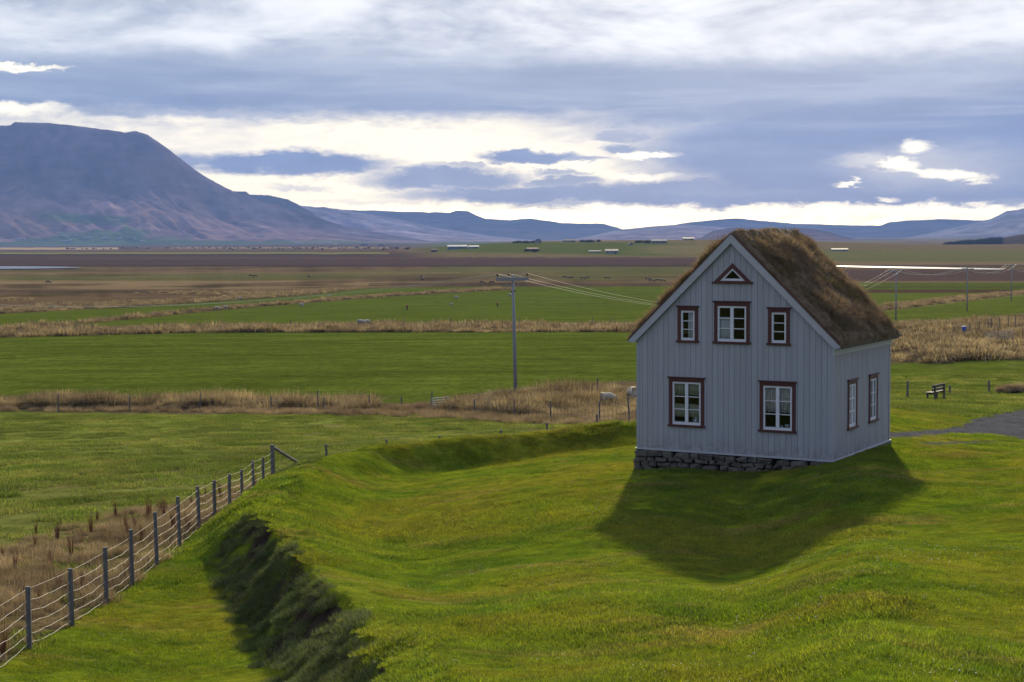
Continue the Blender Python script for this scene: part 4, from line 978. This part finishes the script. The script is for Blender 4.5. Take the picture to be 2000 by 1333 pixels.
# ------------------------------------------------------------------ fences
def post_mb(h, r, sink=.4, tilt=(0, 0), cap=True, n=7):
    s = MB(); s.tube([(0, 0, -sink), (0, 0, 0), (tilt[0]*.5*h, tilt[1]*.5*h, h*.5), (tilt[0]*h, tilt[1]*h, h)], [r*1.02, r*1.02, r, r*.96], n); return s
def add_post(par, p, h, r, tilt=(0, 0), rel=None):
    o = post_mb(h, r, tilt=tilt).build('post', M['wood'], par); o.location = Vector(p)-(rel or Vector()); o.rotation_euler.z = rng.uniform(0, 3); return o
def sheep_fence():
    us = [38, 124, 193, 245, 295, 341, 380, 411, 441, 466, 489, 508, 528]; ys = [28.7, 31.5, 34.2, 36.6, 39.1, 41.9, 44.5, 46.9, 49.4, 51.7, 54, 56.1, 58.5]
    hs = [1.19, 1.19, 1.28, 1.36, 1.37, 1.38, 1.26, 1.2, 1.12, 1.12, 1.18, 1.15, 1.45]
    P = [Vector(((u-1000)/F*y*.9993, y, h1((u-1000)/F*y, y))) for u, y in zip(us, ys)]
    pre = [Vector((-8.93, 25.9, h1(-8.93, 25.9))), Vector((-8.9, 23.2, h1(-8.9, 23.2)))]
    root = empty('sheep_fence', P[0], 0, 'wire netting fence on grey round posts running down the left foreground', 'fence'); rel = P[0]
    for p in pre: add_post(root, p, 1.2, .05, rel=rel)
    for i, (p, h) in enumerate(zip(P, hs)): add_post(root, p, h, .052 if i < 12 else .085, tilt=(-.022 if i < 12 else -.01, .01), rel=rel)
    s = MB(); c = P[-1]; e = at(593, 911, 61.0); s.tube([tuple(c-rel+Vector((0, 0, 1.36))), tuple(e-rel)], .065, 7); s.build('brace', M['wood'], root)
    allp = pre[::-1]+P; hh = [1.2, 1.2]+hs; fr = [.10, .25, .42, .60, .78, .96]
    for k, f in enumerate(fr):
        s = MB(); pts = []
        for i in range(len(allp)-1):
            a, b = allp[i], allp[i+1]; za, zb = f*min(hh[i], 1.22), f*min(hh[i+1], 1.22)
            for j in range(9):
                t = j/9; wav = (math.sin(j*2.1+i*3+k*1.7)*.009 + math.sin(j*.9+k*2+i)*.008)*(0 if k == 5 else 1)
                q = a.lerp(b, t); q.z += za+(zb-za)*t-.05*math.sin(math.pi*t)*(1 if k < 5 else .2)+wav-.0; pts.append(tuple(q-rel+Vector((-.0, 0, 0))))
        q = allp[-1].copy(); q.z += f*1.22; pts.append(tuple(q-rel))
        s.tube(pts, .0033 if k < 5 else .0024, 5); s.build('wire', M['wire'], root, smooth=True)
sheep_fence()
def line_fence(name, items, label, r=.05, wires=(.35, .7, 1.0), wr=.004, net=False, tilt=0.03):
    """items: (u, top row, distance)"""
    P = []; H = []
    for u, vt, y in items:
        x = (u-1000)/F*y; z = h1(x, y); tp = at(u, vt, y); P.append(Vector((x, y, z))); H.append(max(.5, min(tp.z-z, 2.2)))
    root = empty(name, P[0], 0, label, 'fence'); rel = P[0]
    for p, h in zip(P, H): add_post(root, p, h, r, tilt=(rng.normal()*tilt, rng.normal()*tilt), rel=rel)
    s = MB()
    for f in wires:
        pts = [tuple(p-rel+Vector((0, 0, f*min(h, 1.15)))) for p, h in zip(P, H)]; s.tube(pts, wr*.5, 4, cap=False)
    if net:
        for a, b in zip(P[:-1], P[1:]):
            n = int((b-a).length/.35)
            for j in range(n): q = a.lerp(b, j/n)-rel; s.tube([(q.x, q.y, q.z), (q.x, q.y, q.z+.95)], wr*.9, 3, cap=False)
    s.build('wire', M['wood'] if net else M['wire'], root)
    return root
def ydist(u, v): return hit(u, v).y
line_fence('bank_fence', [(528, 873, 58.5), (635, 868, 61), (752, 858, 63.5), (855, 851, 66), (977, 840, 69), (1070, 826, 72), (1167, 808, 75), (1245, 795, 78)], 'wire fence on short grey posts just behind the back of the grass bank')
line_fence('ditch_fence', [(-60, 770, 116), (108, 770, 115.5), (248, 774, 115), (386, 770, 115), (528, 775, 114.5), (619, 763, 114), (629, 776, 113.5), (719, 772, 114.5), (783, 774, 115), (841, 765, 115.5)], 'old fence of leaning grey posts along the near ditch', tilt=.06)
line_fence('paddock_fence', [(932, 770, 115), (998, 761, 117), (1084, 756, 119), (1165, 738, 120), (1215, 743, 124), (1260, 735, 128)], 'grey post fence through the tall straw grass right of the first utility pole', tilt=.04)
line_fence('wattle_fence', [(926, 780, 108), (1004, 779, 105), (1075, 783, 101), (1171, 783, 97), (1230, 776, 95), (1300, 770, 94)], 'brown upright stick fence between the tall grass and the back of the bank', net=True, wr=.012)
line_fence('field_fence', [(-60, 633, ydist(-60, 656)), (40, 634, ydist(40, 654)), (180, 632, ydist(180, 652)), (310, 629, ydist(310, 649)), (436, 627, ydist(436, 646)), (568, 624, ydist(568, 646)), (700, 624, ydist(700, 645)), (788, 621, ydist(788, 644)), (880, 620, ydist(880, 644)), (1015, 622, ydist(1015, 643)), (1158, 619, ydist(1158, 643)), (1195, 621, ydist(1195, 643)), (1260, 620, ydist(1260, 643))], 'thin pale posts standing along the dry grass line between the two green fields', r=.06)
line_fence('meadow_fence', [(1775, 744, 89), (1858, 755, 95), (1935, 744, 96), (2030, 742, 96)], 'sparse grey posts on the green slope behind the bench', r=.07, wires=(.9,), wr=.003)
line_fence('yard_fence', [(1866, 637, 190), (1895, 632, 192), (1915, 627, 200), (1932, 622, 205), (1939, 617, 205), (1955, 619, 207), (1972, 616, 210), (1985, 613, 212), (2010, 608, 215)], 'cluster of dark posts and wire in the straw grass at the far right', r=.06)
def gate(name, u0, u1, vt, vb, y, mt, label, rails=5, cat='gate', dy=1.5):
    a = at(u0, vb, y); b = at(u1, vb-1, y+dy); a.z = h1(a.x, a.y); b.z = h1(b.x, b.y); h = (vb-vt)/F*y
    root = empty(name, a, 0, label, cat); d = b-a
    for k in range(rails): s = MB(); z = h*(.15+.85*k/(rails-1)); s.tube([(0, 0, z), (d.x, d.y, d.z+z)], .028, 6); s.build('rail', mt, root)
    for t in (0, .33, .66, 1): s = MB(); s.tube([(d.x*t, d.y*t, d.z*t+.05), (d.x*t, d.y*t, d.z*t+h+.02)], .03, 6); s.build('upright', mt, root)
    return root
gate('metal_gate', 844, 877, 776, 797, 114, M['steel'], 'pale tubular metal gate leaning across a gap in the near ditch')
gate('metal_gate', 1924, 1979, 656, 679, 170, M['polewood'], 'grey slatted hay rack lying in the straw grass at far right', rails=7, cat='hay rack', dy=3).name = 'hay_rack'

# ------------------------------------------------------------------ utility poles and cables
def make_pole(H, arm, adir, label):
    root = empty('utility_pole', (0, 0, 0), 0, label, 'utility pole', 'utility poles of one overhead line')
    s = MB(); s.tube([(0, 0, -.5), (.0, 0, H*.5), (0, 0, H)], [.155, .13, .105], 12); s.build('shaft', M['polewood'], root, smooth=True)
    s = MB(); c, sn = math.cos(adir), math.sin(adir); T = lambda x, y, z: (x*c-y*sn, x*sn+y*c, z)
    s.box(-arm/2, arm/2, -.20, -.09, H-.42, H-.16, T=T); s.build('crossarm', M['polewood'], root, bevel=.01)
    s = MB()
    for k in (-1, 1): s.tube([T(k*.75, -.15, H-.4), T(k*.06, -.11, H-1.1)], .015, 5)
    s.build('brace', M['steel'], root)
    tops = []
    for x in (-arm/2+.10, -.28, arm/2-.10):
        s = MB(); p = T(x, -.14, 0); 
        s.tube([(p[0], p[1], H-.18), (p[0], p[1], H-.02)], .02, 6); s.tube([(p[0], p[1], H-.03), (p[0], p[1], H+.02), (p[0], p[1], H+.09), (p[0], p[1], H+.15)], [.05, .10, .09, .04], 10)
        s.build('insulator', M['insul'], root, smooth=True); tops.append(Vector((p[0], p[1], H+.14)))
    s = MB(); s.tube([T(-.17, .0, H-1.25), T(.2, .0, H-1.2)], .07, 6); s.build('bracket', M['insul'], root)
    return root, tops
PL = [((-95, 205), None), ((1007, 769), None)]
p1 = hit(1007, 772); p1 = Vector(((1006.5-1000)/F*121, 121, h1(.3, 121)))
pps = [Vector((-92, 200, h1(-92, 200))), p1]
for u, y in ((1751, 281), (1890, 325), (1976.5, 412)): x = (u-1000)/F*y; pps.append(Vector((x, y, h1(x, y))))
pps.append(Vector((175, 520, h1(175, 520))))
tr_ = [None, 538, 528, 523, 517, None]; lab = ['grey utility pole at the far left of the overhead line', 'tall grey wooden utility pole standing alone in front of the big green field', 'utility pole nearest to the right edge of the turf roof', 'middle one of the three utility poles right of the house', 'farthest utility pole by the right edge of the photo', 'utility pole beyond the right edge of the photo']
dirs = []
for i, p in enumerate(pps):
    a = pps[max(i-1, 0)]; b = pps[min(i+1, len(pps)-1)]; d = (b-a); dirs.append(math.atan2(d.y, d.x)-math.pi/2)
dirs[1] = math.radians(-18)
tops = []
for i, p in enumerate(pps):
    Hh = 9.2 if tr_[i] is None else at(1000, tr_[i]+0.0072*(p.x/p.y*F), p.y).z-p.z
    r_, tp = make_pole(Hh, 2.6, dirs[i], lab[i]); r_.location = p
    if i == 1: r_.rotation_euler.y = -.016
    bpy.context.view_layer.update(); tops.append([r_.matrix_world @ t for t in tp])
spn = ['strung left of the tall nearest pole', 'from the tall nearest pole to behind the house', 'between the first two poles right of the house', 'between the last two poles right of the house', 'beyond the farthest pole at the right edge']
for i in range(len(pps)-1):
    for k in range(3):
        a, b = tops[i][k], tops[i+1][k]; sag = [3.0, 4.8, 1.3, 1.8, 2.2][i]; s = MB(); pts = []
        for j in range(31):
            t = j/30; q = a.lerp(b, t); q.z -= 4*sag*t*(1-t); pts.append(tuple(q))
        s.tube(pts, .008 if i == 0 else .011 if i == 1 else .018, 5, cap=False); o = s.build('overhead_cable', M['cable'], None, smooth=True)
        tag(o, '%s cable of the three %s' % (('left', 'middle', 'right')[k], spn[i]), 'cable', 'overhead cables')

# ------------------------------------------------------------------ bench
def bench():
    p = hit(1826, 781); root = empty('park_bench', (p.x, p.y, h1(p.x, p.y)), math.radians(52), 'dark wooden bench with a plank backrest on the grass right of the house', 'bench'); m_ = M['benchwood']
    for x in (-.62, .62):
        s = MB(); s.box(x-.06, x+.06, .12, .20, -.1, .42); s.build('leg', m_, root, bevel=.01)
        s = MB(); s.box(x-.06, x+.06, -.30, -.22, -.1, .86); s.build('leg', m_, root, bevel=.01)
    s = MB()
    for k in range(3): s.box(-.85, .85, -.20+k*.145, -.20+k*.145+.13, .42, .465)
    s.box(-.68, -.56, -.22, .2, .34, .42); s.box(.56, .68, -.22, .2, .34, .42); s.build('seat', m_, root, bevel=.006)
    s = MB(); s.box(-.85, .85, -.218, -.17, .52, .66); s.box(-.85, .85, -.218, -.17, .70, .85); s.build('backrest', m_, root, bevel=.006)
bench()
def tub():
    p = hit(1883, 650); p.z = h1(p.x, p.y); s = MB(); s.tube([(0, 0, 0), (0, 0, .3), (0, 0, .8), (0, 0, .82)], [.24, .29, .33, .30], 14); s.tube([(0, 0, .75), (0, 0, .86)], [.35, .35], 14)
    o = s.build('plastic_tub', m_simple('blue_plastic', (.02, .09, .42), None, 3, .4), None, smooth=True); o.location = p+Vector((0, 0, .5)); o.location.z = at(1883, 650, p.y).z; tag(o, 'small bright blue tub half hidden in the straw grass', 'tub')
tub()
def mound():
    p = hit(1985, 768); n = 26; V = []; 
    for i in range(n):
        for j in range(n):
            x = (i/(n-1)-.5)*2.6; y = (j/(n-1)-.5)*1.6; r = math.hypot(x/1.3, y/.8); V.append((x, y, max(0, 1-r*r)*.42+.06*math.sin(x*5+y*3)*max(0, 1-r)-.06))
    o = link('earth_mound', np_mesh('earth_mound', V, [(i*n+j, i*n+j+1, (i+1)*n+j+1, (i+1)*n+j) for i in range(n-1) for j in range(n-1)], True), M['crack']); o.location = (p.x, p.y, h1(p.x, p.y)); tag(o, kind='structure')
    P = []; 
    for k in range(70):
        a = rng.uniform(0, 6.28); r = math.sqrt(rng.uniform())*.9; P.append((p.x+math.cos(a)*r*1.25, p.y+math.sin(a)*r*.75, h1(p.x, p.y)+(1-r*r)*.36))
    tag(scatter('mound_grass', np.array(P), np.tile([0, 0, 1.], (70, 1)), rng.uniform(.5, .9, 70), G_WEED, m_leaf('mound_grass', (.04, .045, .02), (.07, .06, .03), trans=.2)), 'dark tufts over the low earth mound at the right edge', 'weeds', kind='stuff')
mound()

# ------------------------------------------------------------------ animals and people (skinned skeletons)
def skin(name, verts, edges, radii, mt, root=0, parent=None, sub=1):
    me = bpy.data.meshes.new(name); me.from_pydata(verts, edges, []); o = bpy.data.objects.new(name, me); COL.objects.link(o)
    md = o.modifiers.new('skin', 'SKIN'); md.use_smooth_shade = True; s = o.modifiers.new('sub', 'SUBSURF'); s.levels = sub; s.render_levels = sub
    for i, r in enumerate(radii):
        r = r if isinstance(r, tuple) else (r, r); me.skin_vertices[0].data[i].radius = r
    me.skin_vertices[0].data[root].use_root = True
    me.materials.append(mt)
    if parent: o.parent = parent
    return o
def sheep_at(p, rz, sc_, label, graze=True, group=None, lying=False):
    hz_ = .28 if graze else .95
    v = [(-.42, 0, .62), (-.15, 0, .66), (.15, 0, .66), (.40, 0, .64), (.58, 0, .60 if graze else .82), (.72, 0, hz_+.1), (.84, 0, hz_)]
    r = [.20, .30, .30, .24, .13, .10, .055]; e = [(i, i+1) for i in range(6)]
    for x in (-.36, .34):
        for y in (-.13, .13):
            b = len(v); v += [(x, y, .42), (x+.02, y, .22), (x, y, 0)]; r += [.085, .04, .035]; e += [(0 if x < 0 else 3, b), (b, b+1), (b+1, b+2)]
    b = len(v); v.append((-.60, 0, .52)); r.append(.05); e.append((0, b))
    for y in (-.1, .1): b = len(v); v.append((.68, y, hz_+.16)); r.append(.025); e.append((5, b))
    o = skin('sheep', v, e, r, M['fleece'], 1); o.location = p; o.rotation_euler.z = rz; o.scale = (sc_,)*3
    return tag(o, label, 'sheep', group)
def ground_at(u, v): p = hit(u, v, 60); return p
sheep_at(Vector((6.9, 110, 0)), .3, 1.0, 'cream sheep half hidden in the tall straw grass left of the house', graze=True)
sheep_at(Vector((9.2, 113, 0)), 1.9, 1.25, 'cream sheep seen from behind at the left edge of the house', graze=True)
for o, u, v in ((bpy.data.objects['sheep'], 1187, 792), (bpy.data.objects['sheep.001'], 1237, 786)):
    y = 112. if u < 1200 else 114.; x = (u-1000)/F*y; o.location = (x, y, at(u, v, y).z)
sheep_at(Vector((0, 0, 0)), 0.1, 1.25, 'pair partner'); s3 = bpy.data.objects['sheep.002']; q = hit(705, 640); s3.location = (q.x, q.y, q.z+.35); s3['label'] = 'white sheep grazing on the dry grass line, the left one of a pair'
s4 = s3.copy(); COL.objects.link(s4); s4.location = (q.x+1.0, q.y+1, q.z+.3); s4.rotation_euler.z = 3.0; s4['label'] = 'white sheep standing behind another on the dry grass line'
for k, (u, v, lb) in enumerate([(424, 607, 'left one of two white sheep close together in the upper green field'), (441, 605, 'right one of two white sheep close together in the upper green field'), (470, 587, 'small white sheep beyond the thin dry grass line in the upper left'), (590, 600, 'white sheep alone on the green field left of the red jacketed person'),
                              (891, 585, 'white sheep on the green field to the right of the red jacketed person'), (996, 580, 'white sheep on the green field just left of the tall pole'), (108, 602, 'white sheep at the edge of the brown marsh far left'), (642, 581, 'tiny white sheep on the thin dry grass line'), (882, 598, 'tiny white sheep lying in the green field near the bending person')]):
    p = ground_at(u, v); c = s3.copy(); COL.objects.link(c); c.location = p; c.rotation_euler.z = [0.2, 3.0, .5, 2.8, 0, .4, 2.9, .1, 3.3][k]; c.scale = (1.35,)*3 if k < 6 else (1.0,)*3; c['label'] = lb
def horse(p, rz, sc_, label, group=None):
    v = [(-.75, 0, 1.15), (-.3, 0, 1.12), (.3, 0, 1.10), (.65, 0, 1.18), (.95, 0, 1.05), (1.2, 0, .62), (1.38, 0, .22)]; r = [.26, .30, .30, .25, .17, .13, .08]; e = [(i, i+1) for i in range(6)]
    for x in (-.68, .6):
        for y in (-.17, .17):
            b = len(v); v += [(x+.05, y, .82), (x-.04 if x < 0 else x, y, .48), (x, y, .04)]; r += [.12, .06, .05]; e += [(0 if x < 0 else 3, b), (b, b+1), (b+1, b+2)]
    b = len(v); v += [(-1.0, 0, 1.0), (-1.08, 0, .55)]; r += [.06, .05]; e += [(0, b), (b, b+1)]
    o = skin('horse', v, e, r, M['hide'], 1); o.location = p; o.rotation_euler.z = rz; o.scale = (sc_,)*3; return tag(o, label, 'horse', group)
hp = horse(ground_at(94, 555), .1, 1.3, 'dark horse standing alone in the brown marsh at far left')
HL = [(490, 542, 'dark horse at the left of the small herd beyond the marsh', 0), (498, 543, 'dark horse second in the small herd beyond the marsh', 3), (603, 543, 'dark horse standing in front of a ditch above the thin grass line', 1.5),
      (823, 543, 'upper one of two dark horses at the edge of the green fields', 1.6), (825, 549, 'lower one of two dark horses at the edge of the green fields', 1.2), (942, 556, 'dark horse left of the tall pole crossarm', 0), (961, 556, 'dark horse grazing under the cables just left of the tall pole', 3),
      (985, 546, 'dark horse right below the left end of the pole crossarm', 1), (1103, 545, 'leftmost of the dark horses in the line right of the pole', 0), (1115, 546.5, 'second dark horse in the line right of the pole', 3), (1137, 547.5, 'third dark horse in the line right of the pole', 0),
      (1147, 546, 'fourth dark horse in the line right of the pole', 2.8), (1186, 547, 'dark horse alone midway between the pole and the roof', 0), (1265, 548, 'dark horse nearest to the turf roof', .2), (1272, 552, 'first of three horses close to the left slope of the roof', 0), (1284, 552, 'second of three horses close to the left slope of the roof', 3), (1295, 552.5, 'third of three horses close to the left slope of the roof', 0)]
for u, v, lb, rz in HL:
    c = hp.copy(); COL.objects.link(c); c.location = ground_at(u, v); c.rotation_euler.z = rz; c['label'] = lb; c['group'] = 'dark horses grazing on the marsh'
hp['group'] = 'dark horses grazing on the marsh'
def person(p, rz, bend, label):
    skinm = m_simple('skin', (.45, .28, .2), None, 4, .6); b = bend
    hip = (0, 0, .92); ch = (math.sin(b)*.30, 0, .92+math.cos(b)*.30); nk = (math.sin(b)*.56, 0, .92+math.cos(b)*.56); hd = (math.sin(b)*.72, 0, .92+math.cos(b)*.74); tp = (math.sin(b)*.76, 0, .92+math.cos(b)*.84)
    v = [hip, ch, nk, hd, tp]; r = [.14, .15, .06, .095, .06]; e = [(0, 1), (1, 2), (2, 3), (3, 4)]
    for y in (-1, 1):
        i = len(v); v += [(0.02, y*.10, .85), (.04+b*.1, y*.11, .48), (-.02, y*.12, .08), (.14, y*.13, .03)]; r += [.09, .06, .045, .04]; e += [(0, i), (i, i+1), (i+1, i+2), (i+2, i+3)]
        i = len(v); sx, sz = nk[0]*.92, nk[2]-.05; v += [(sx, y*.19, sz), (sx+.02+b*.2, y*.26, sz-.28), (sx+.12+b*.3, y*.24, sz-.52), (sx+.15+b*.32, y*.235, sz-.61)]; r += [.06, .045, .033, .03]; e += [(2, i), (i, i+1), (i+1, i+2), (i+2, i+3)]
    o = skin('person', v, e, r, skinm, 0); o.location = p; o.rotation_euler.z = rz; tag(o, label, 'person')
    jm = m_simple('red_jacket_cloth', (.30, .02, .02), None, 5, .8)
    jv = [(0, 0, .82), ch, (nk[0]*.95, 0, nk[2]-.04)]; jr = [.17, .185, .10]; je = [(0, 1), (1, 2)]
    for y in (-1, 1): i = len(jv); sx, sz = nk[0]*.92, nk[2]-.05; jv += [(sx, y*.19, sz), (sx+.02+b*.2, y*.26, sz-.28), (sx+.11+b*.28, y*.245, sz-.48)]; jr += [.085, .065, .05]; je += [(2, i), (i, i+1), (i+1, i+2)]
    skin('jacket', jv, je, jr, jm, 0, o)
    tv = [(0, 0, .90)]; trr = [.16]; te = []
    for y in (-1, 1): i = len(tv); tv += [(0.02, y*.10, .82), (.04+b*.1, y*.11, .48), (-.02, y*.12, .12)]; trr += [.11, .08, .065]; te += [(0, i), (i, i+1), (i+1, i+2)]
    skin('trousers', tv, te, trr, m_simple('dark_trousers', (.02, .02, .03), None, 4, .9), 0, o)
    hv = [(hd[0]-.03, 0, hd[2]+.03), (tp[0]-.02, 0, tp[2]+.02)]; skin('hair', hv, [(0, 1)], [.10, .07], m_simple('brown_hair', (.07, .045, .03), None, 9, .8), 0, o)
person(ground_at(795, 607.5), 1.4, .05, 'person in a red jacket and dark trousers walking across the far green field')
person(ground_at(972, 600.5), 2.6, .75, 'person in dark red clothes bending over on the green field near the pole')

# ------------------------------------------------------------------ farm buildings
WALLM = {'white': m_simple('white_farm_wall', (.32, .32, .33), None, .3, .8), 'cream': m_simple('cream_wall', (.40, .38, .33), None, .3, .8), 'grey': m_simple('grey_sheet_wall', (.20, .21, .24), None, .3, .7), 'dark': m_simple('dark_farm_wall', (.06, .055, .055), None, .3, .8), 'tanroof': m_simple('tan_roof', (.22, .18, .14), None, .3, .7),
         'redroof': m_simple('rust_roof', (.20, .07, .05), None, .3, .7), 'greyroof': m_simple('grey_roof', (.12, .125, .14), None, .3, .8), 'glassy': m_simple('greenhouse_glass', (.10, .15, .20), (.2, .26, .32), .5, .5), 'brownroof': m_simple('brown_roof', (.10, .07, .06), None, .3, .8)}
def farm(p, w, h, d, wm, rm, label, nwin=4, gable=False, cat='farm building', door=True, pitch=.35, rz=0):
    root = empty('farm_building', p, rz, label, cat); eh = h*(1-pitch)
    s = MB(); s.box(-w/2, w/2, 0, d, -1.5, eh); body = s.build('wall', WALLM[wm], root)
    s = MB(); o = .3
    if gable: s.prism([(-w/2-o, eh-.05), (w/2+o, eh-.05), (0, h)], -o, d+o, lambda p_, q, t: (p_, t, q))
    else: s.prism([(-o, eh-.05), (d+o, eh-.05), (d/2, h)], -w/2-o, w/2+o, lambda p_, q, t: (t, p_, q))
    s.build('roof', WALLM[rm], root)
    for k in range(nwin):
        s = MB(); x = -w/2+w*(k+.5)/nwin; ww = min(.55*w/nwin, 1.6)
        s.box(x-ww/2, x+ww/2, -.12, .01, eh*.35, eh*.72); s.build('window', WALLM['dark'], root)
    if door: s = MB(); s.box(w*.18, w*.18+min(2.2, w*.12), -.10, .01, 0, eh*.75); s.build('door', WALLM['brownroof'], root)
    return root
FB = [(1195, 496, 25, 9, 12, 'white', 'tanroof', 'white barn with a tan roof on the low green hill', 3, False), (1162, 494, 24, 4.5, 9, 'white', 'greyroof', 'low white shed just left of the white barn', 5, False),
      (1040, 491, 22, 7, 10, 'redroof', 'redroof', 'rust coloured house among bushes below the hilltop farm', 4, False), (1051, 475.5, 13, 9, 12, 'white', 'greyroof', 'white gabled house on top of the low green hill', 2, True),
      (1112, 473.5, 25, 5.5, 10, 'white', 'brownroof', 'long white house on the hilltop right of the gabled house', 5, False), (1232, 479, 9, 4.5, 8, 'white', 'greyroof', 'tiny white cottage on the skyline track', 1, True),
      (1288, 476, 30, 8, 14, 'grey', 'greyroof', 'blue grey barn on the hilltop left of the turf roof', 4, False), (1345, 470, 22, 6, 12, 'cream', 'tanroof', 'pale barn highest on the hill near the house gable', 3, False),
      (893, 487, 38, 8, 20, 'glassy', 'glassy', 'long bluish greenhouse left of the low green hill', 6, False), (925, 486, 20, 6, 16, 'white', 'glassy', 'smaller white ended greenhouse beside the long one', 4, False),
      (848, 492.5, 12, 6, 9, 'dark', 'brownroof', 'small dark house with a brown roof on the valley floor', 2, False), (712, 480, 14, 3.5, 10, 'dark', 'greyroof', 'dark low farm shed on the valley floor under the mountain end', 2, False), (745, 480, 12, 3, 10, 'dark', 'greyroof', 'right hand dark farm shed under the mountain end', 2, False),
      (1641, 491, 32, 5.5, 12, 'white', 'tanroof', 'long white barn to the right of the turf roof', 5, False)]
for u, v, wp, hpx, d, wm, rm, lb, nw, gb in FB:
    p = hit(u, v, 1100); k = p.y/F; farm(p, wp*k, hpx*k, d, wm, rm, lb, nw, gb)
for u, v, wp, hpx, lb in ((1860, 491, 16, 4, 'white farm house on the slope below the conifer plantation'), (1899, 485, 13, 3, 'small white barn at the right end of the conifer plantation'), (1988, 496, 16, 4, 'white farm house on the dark slope at the right edge'), (1785, 493, 9, 3, 'tiny pale farm house on the far brown slope')):
    p = on_slope('dark_slope', u, v); k = p.y/F; farm(p, wp*k, hpx*k, 12, 'white', 'greyroof', lb, 2)
def far_farms():
    me = None; L_ = [(12, 471, 6, 2), (36, 469, 8, 3), (45, 469, 11, 3.5), (68, 472, 6, 2), (128, 462.5, 12, 2.5), (141, 463, 9, 3), (151, 461.5, 5, 3), (129, 472, 12, 2.5), (139, 471, 6, 3), (171, 467, 8, 4), (178, 466, 6, 3), (208, 466.5, 16, 2.5), (234, 467.5, 8, 3), (241, 467, 5, 3), (258, 469, 8, 4), (266, 468, 6, 3), (280, 471.5, 8, 2.5),
          (353, 458, 5, 2), (362, 460, 9, 3), (383, 460.5, 8, 2.5), (376, 475, 7, 2), (470, 475, 30, 2), (496, 475.5, 12, 2), (511, 462.5, 16, 2.5), (542, 475.5, 10, 2), (585, 476.5, 16, 2.5), (628, 477.5, 9, 3), (640, 477, 10, 3), (618, 469, 14, 2), (219, 430, 9, 2), (231, 431, 10, 2), (250, 433, 14, 2.5), (655, 478, 6, 2), (725, 463, 6, 2)]
    L_.sort(); n1_ = 'first second third fourth fifth sixth seventh eighth ninth tenth eleventh twelfth thirteenth fourteenth fifteenth sixteenth seventeenth'.split()
    for i_, (u, v, w, h) in enumerate(L_):
        wh = 'counting from the left edge of the photo' if i_ < 17 else 'counting leftwards from the last one'
        od = n1_[i_] if i_ < 17 else n1_[min(len(L_)-1-i_, 16)]
        p = on_slope('mountain', u, v) if v < 474.5 else hit(u, v+.6, 5000, 9000)
        s = MB(); ww, hh = w*p.y/F, h*p.y/F; s.box(-ww/2, ww/2, 0, 14, -12, hh*.6); s.prism([(-1, hh*.58), (15, hh*.58), (7, hh)], -ww/2-1, ww/2+1, lambda a, b, t: (t, a, b))
        o = s.build('farm_building', WALLM['white'] if rng.uniform() < .75 else WALLM['greyroof']); o.location = p
        tag(o, od+' tiny farm building at the mountain foot '+wh, 'farm building', 'farm buildings at the foot of the big mountain')
far_farms()

# ------------------------------------------------------------------ air
def haze():
    s = MB(); s.box(-16600, 16600, -16600, 16600, -60, 1100); o = s.build('haze', None); mt = bpy.data.materials.new('haze_air'); mt.use_nodes = True; t = NT(mt.node_tree); t.n.remove(t.n['Principled BSDF'])
    v = t.new('ShaderNodeVolumePrincipled'); v.inputs['Density'].default_value = HAZE; v.inputs['Color'].default_value = (.28, .47, .98, 1); v.inputs['Anisotropy'].default_value = 0.0
    t.l.new(v.outputs[0], t.n['Material Output'].inputs['Volume']); o.data.materials.append(mt); tag(o, kind='stuff')
HAZE = 5.0e-5
haze()
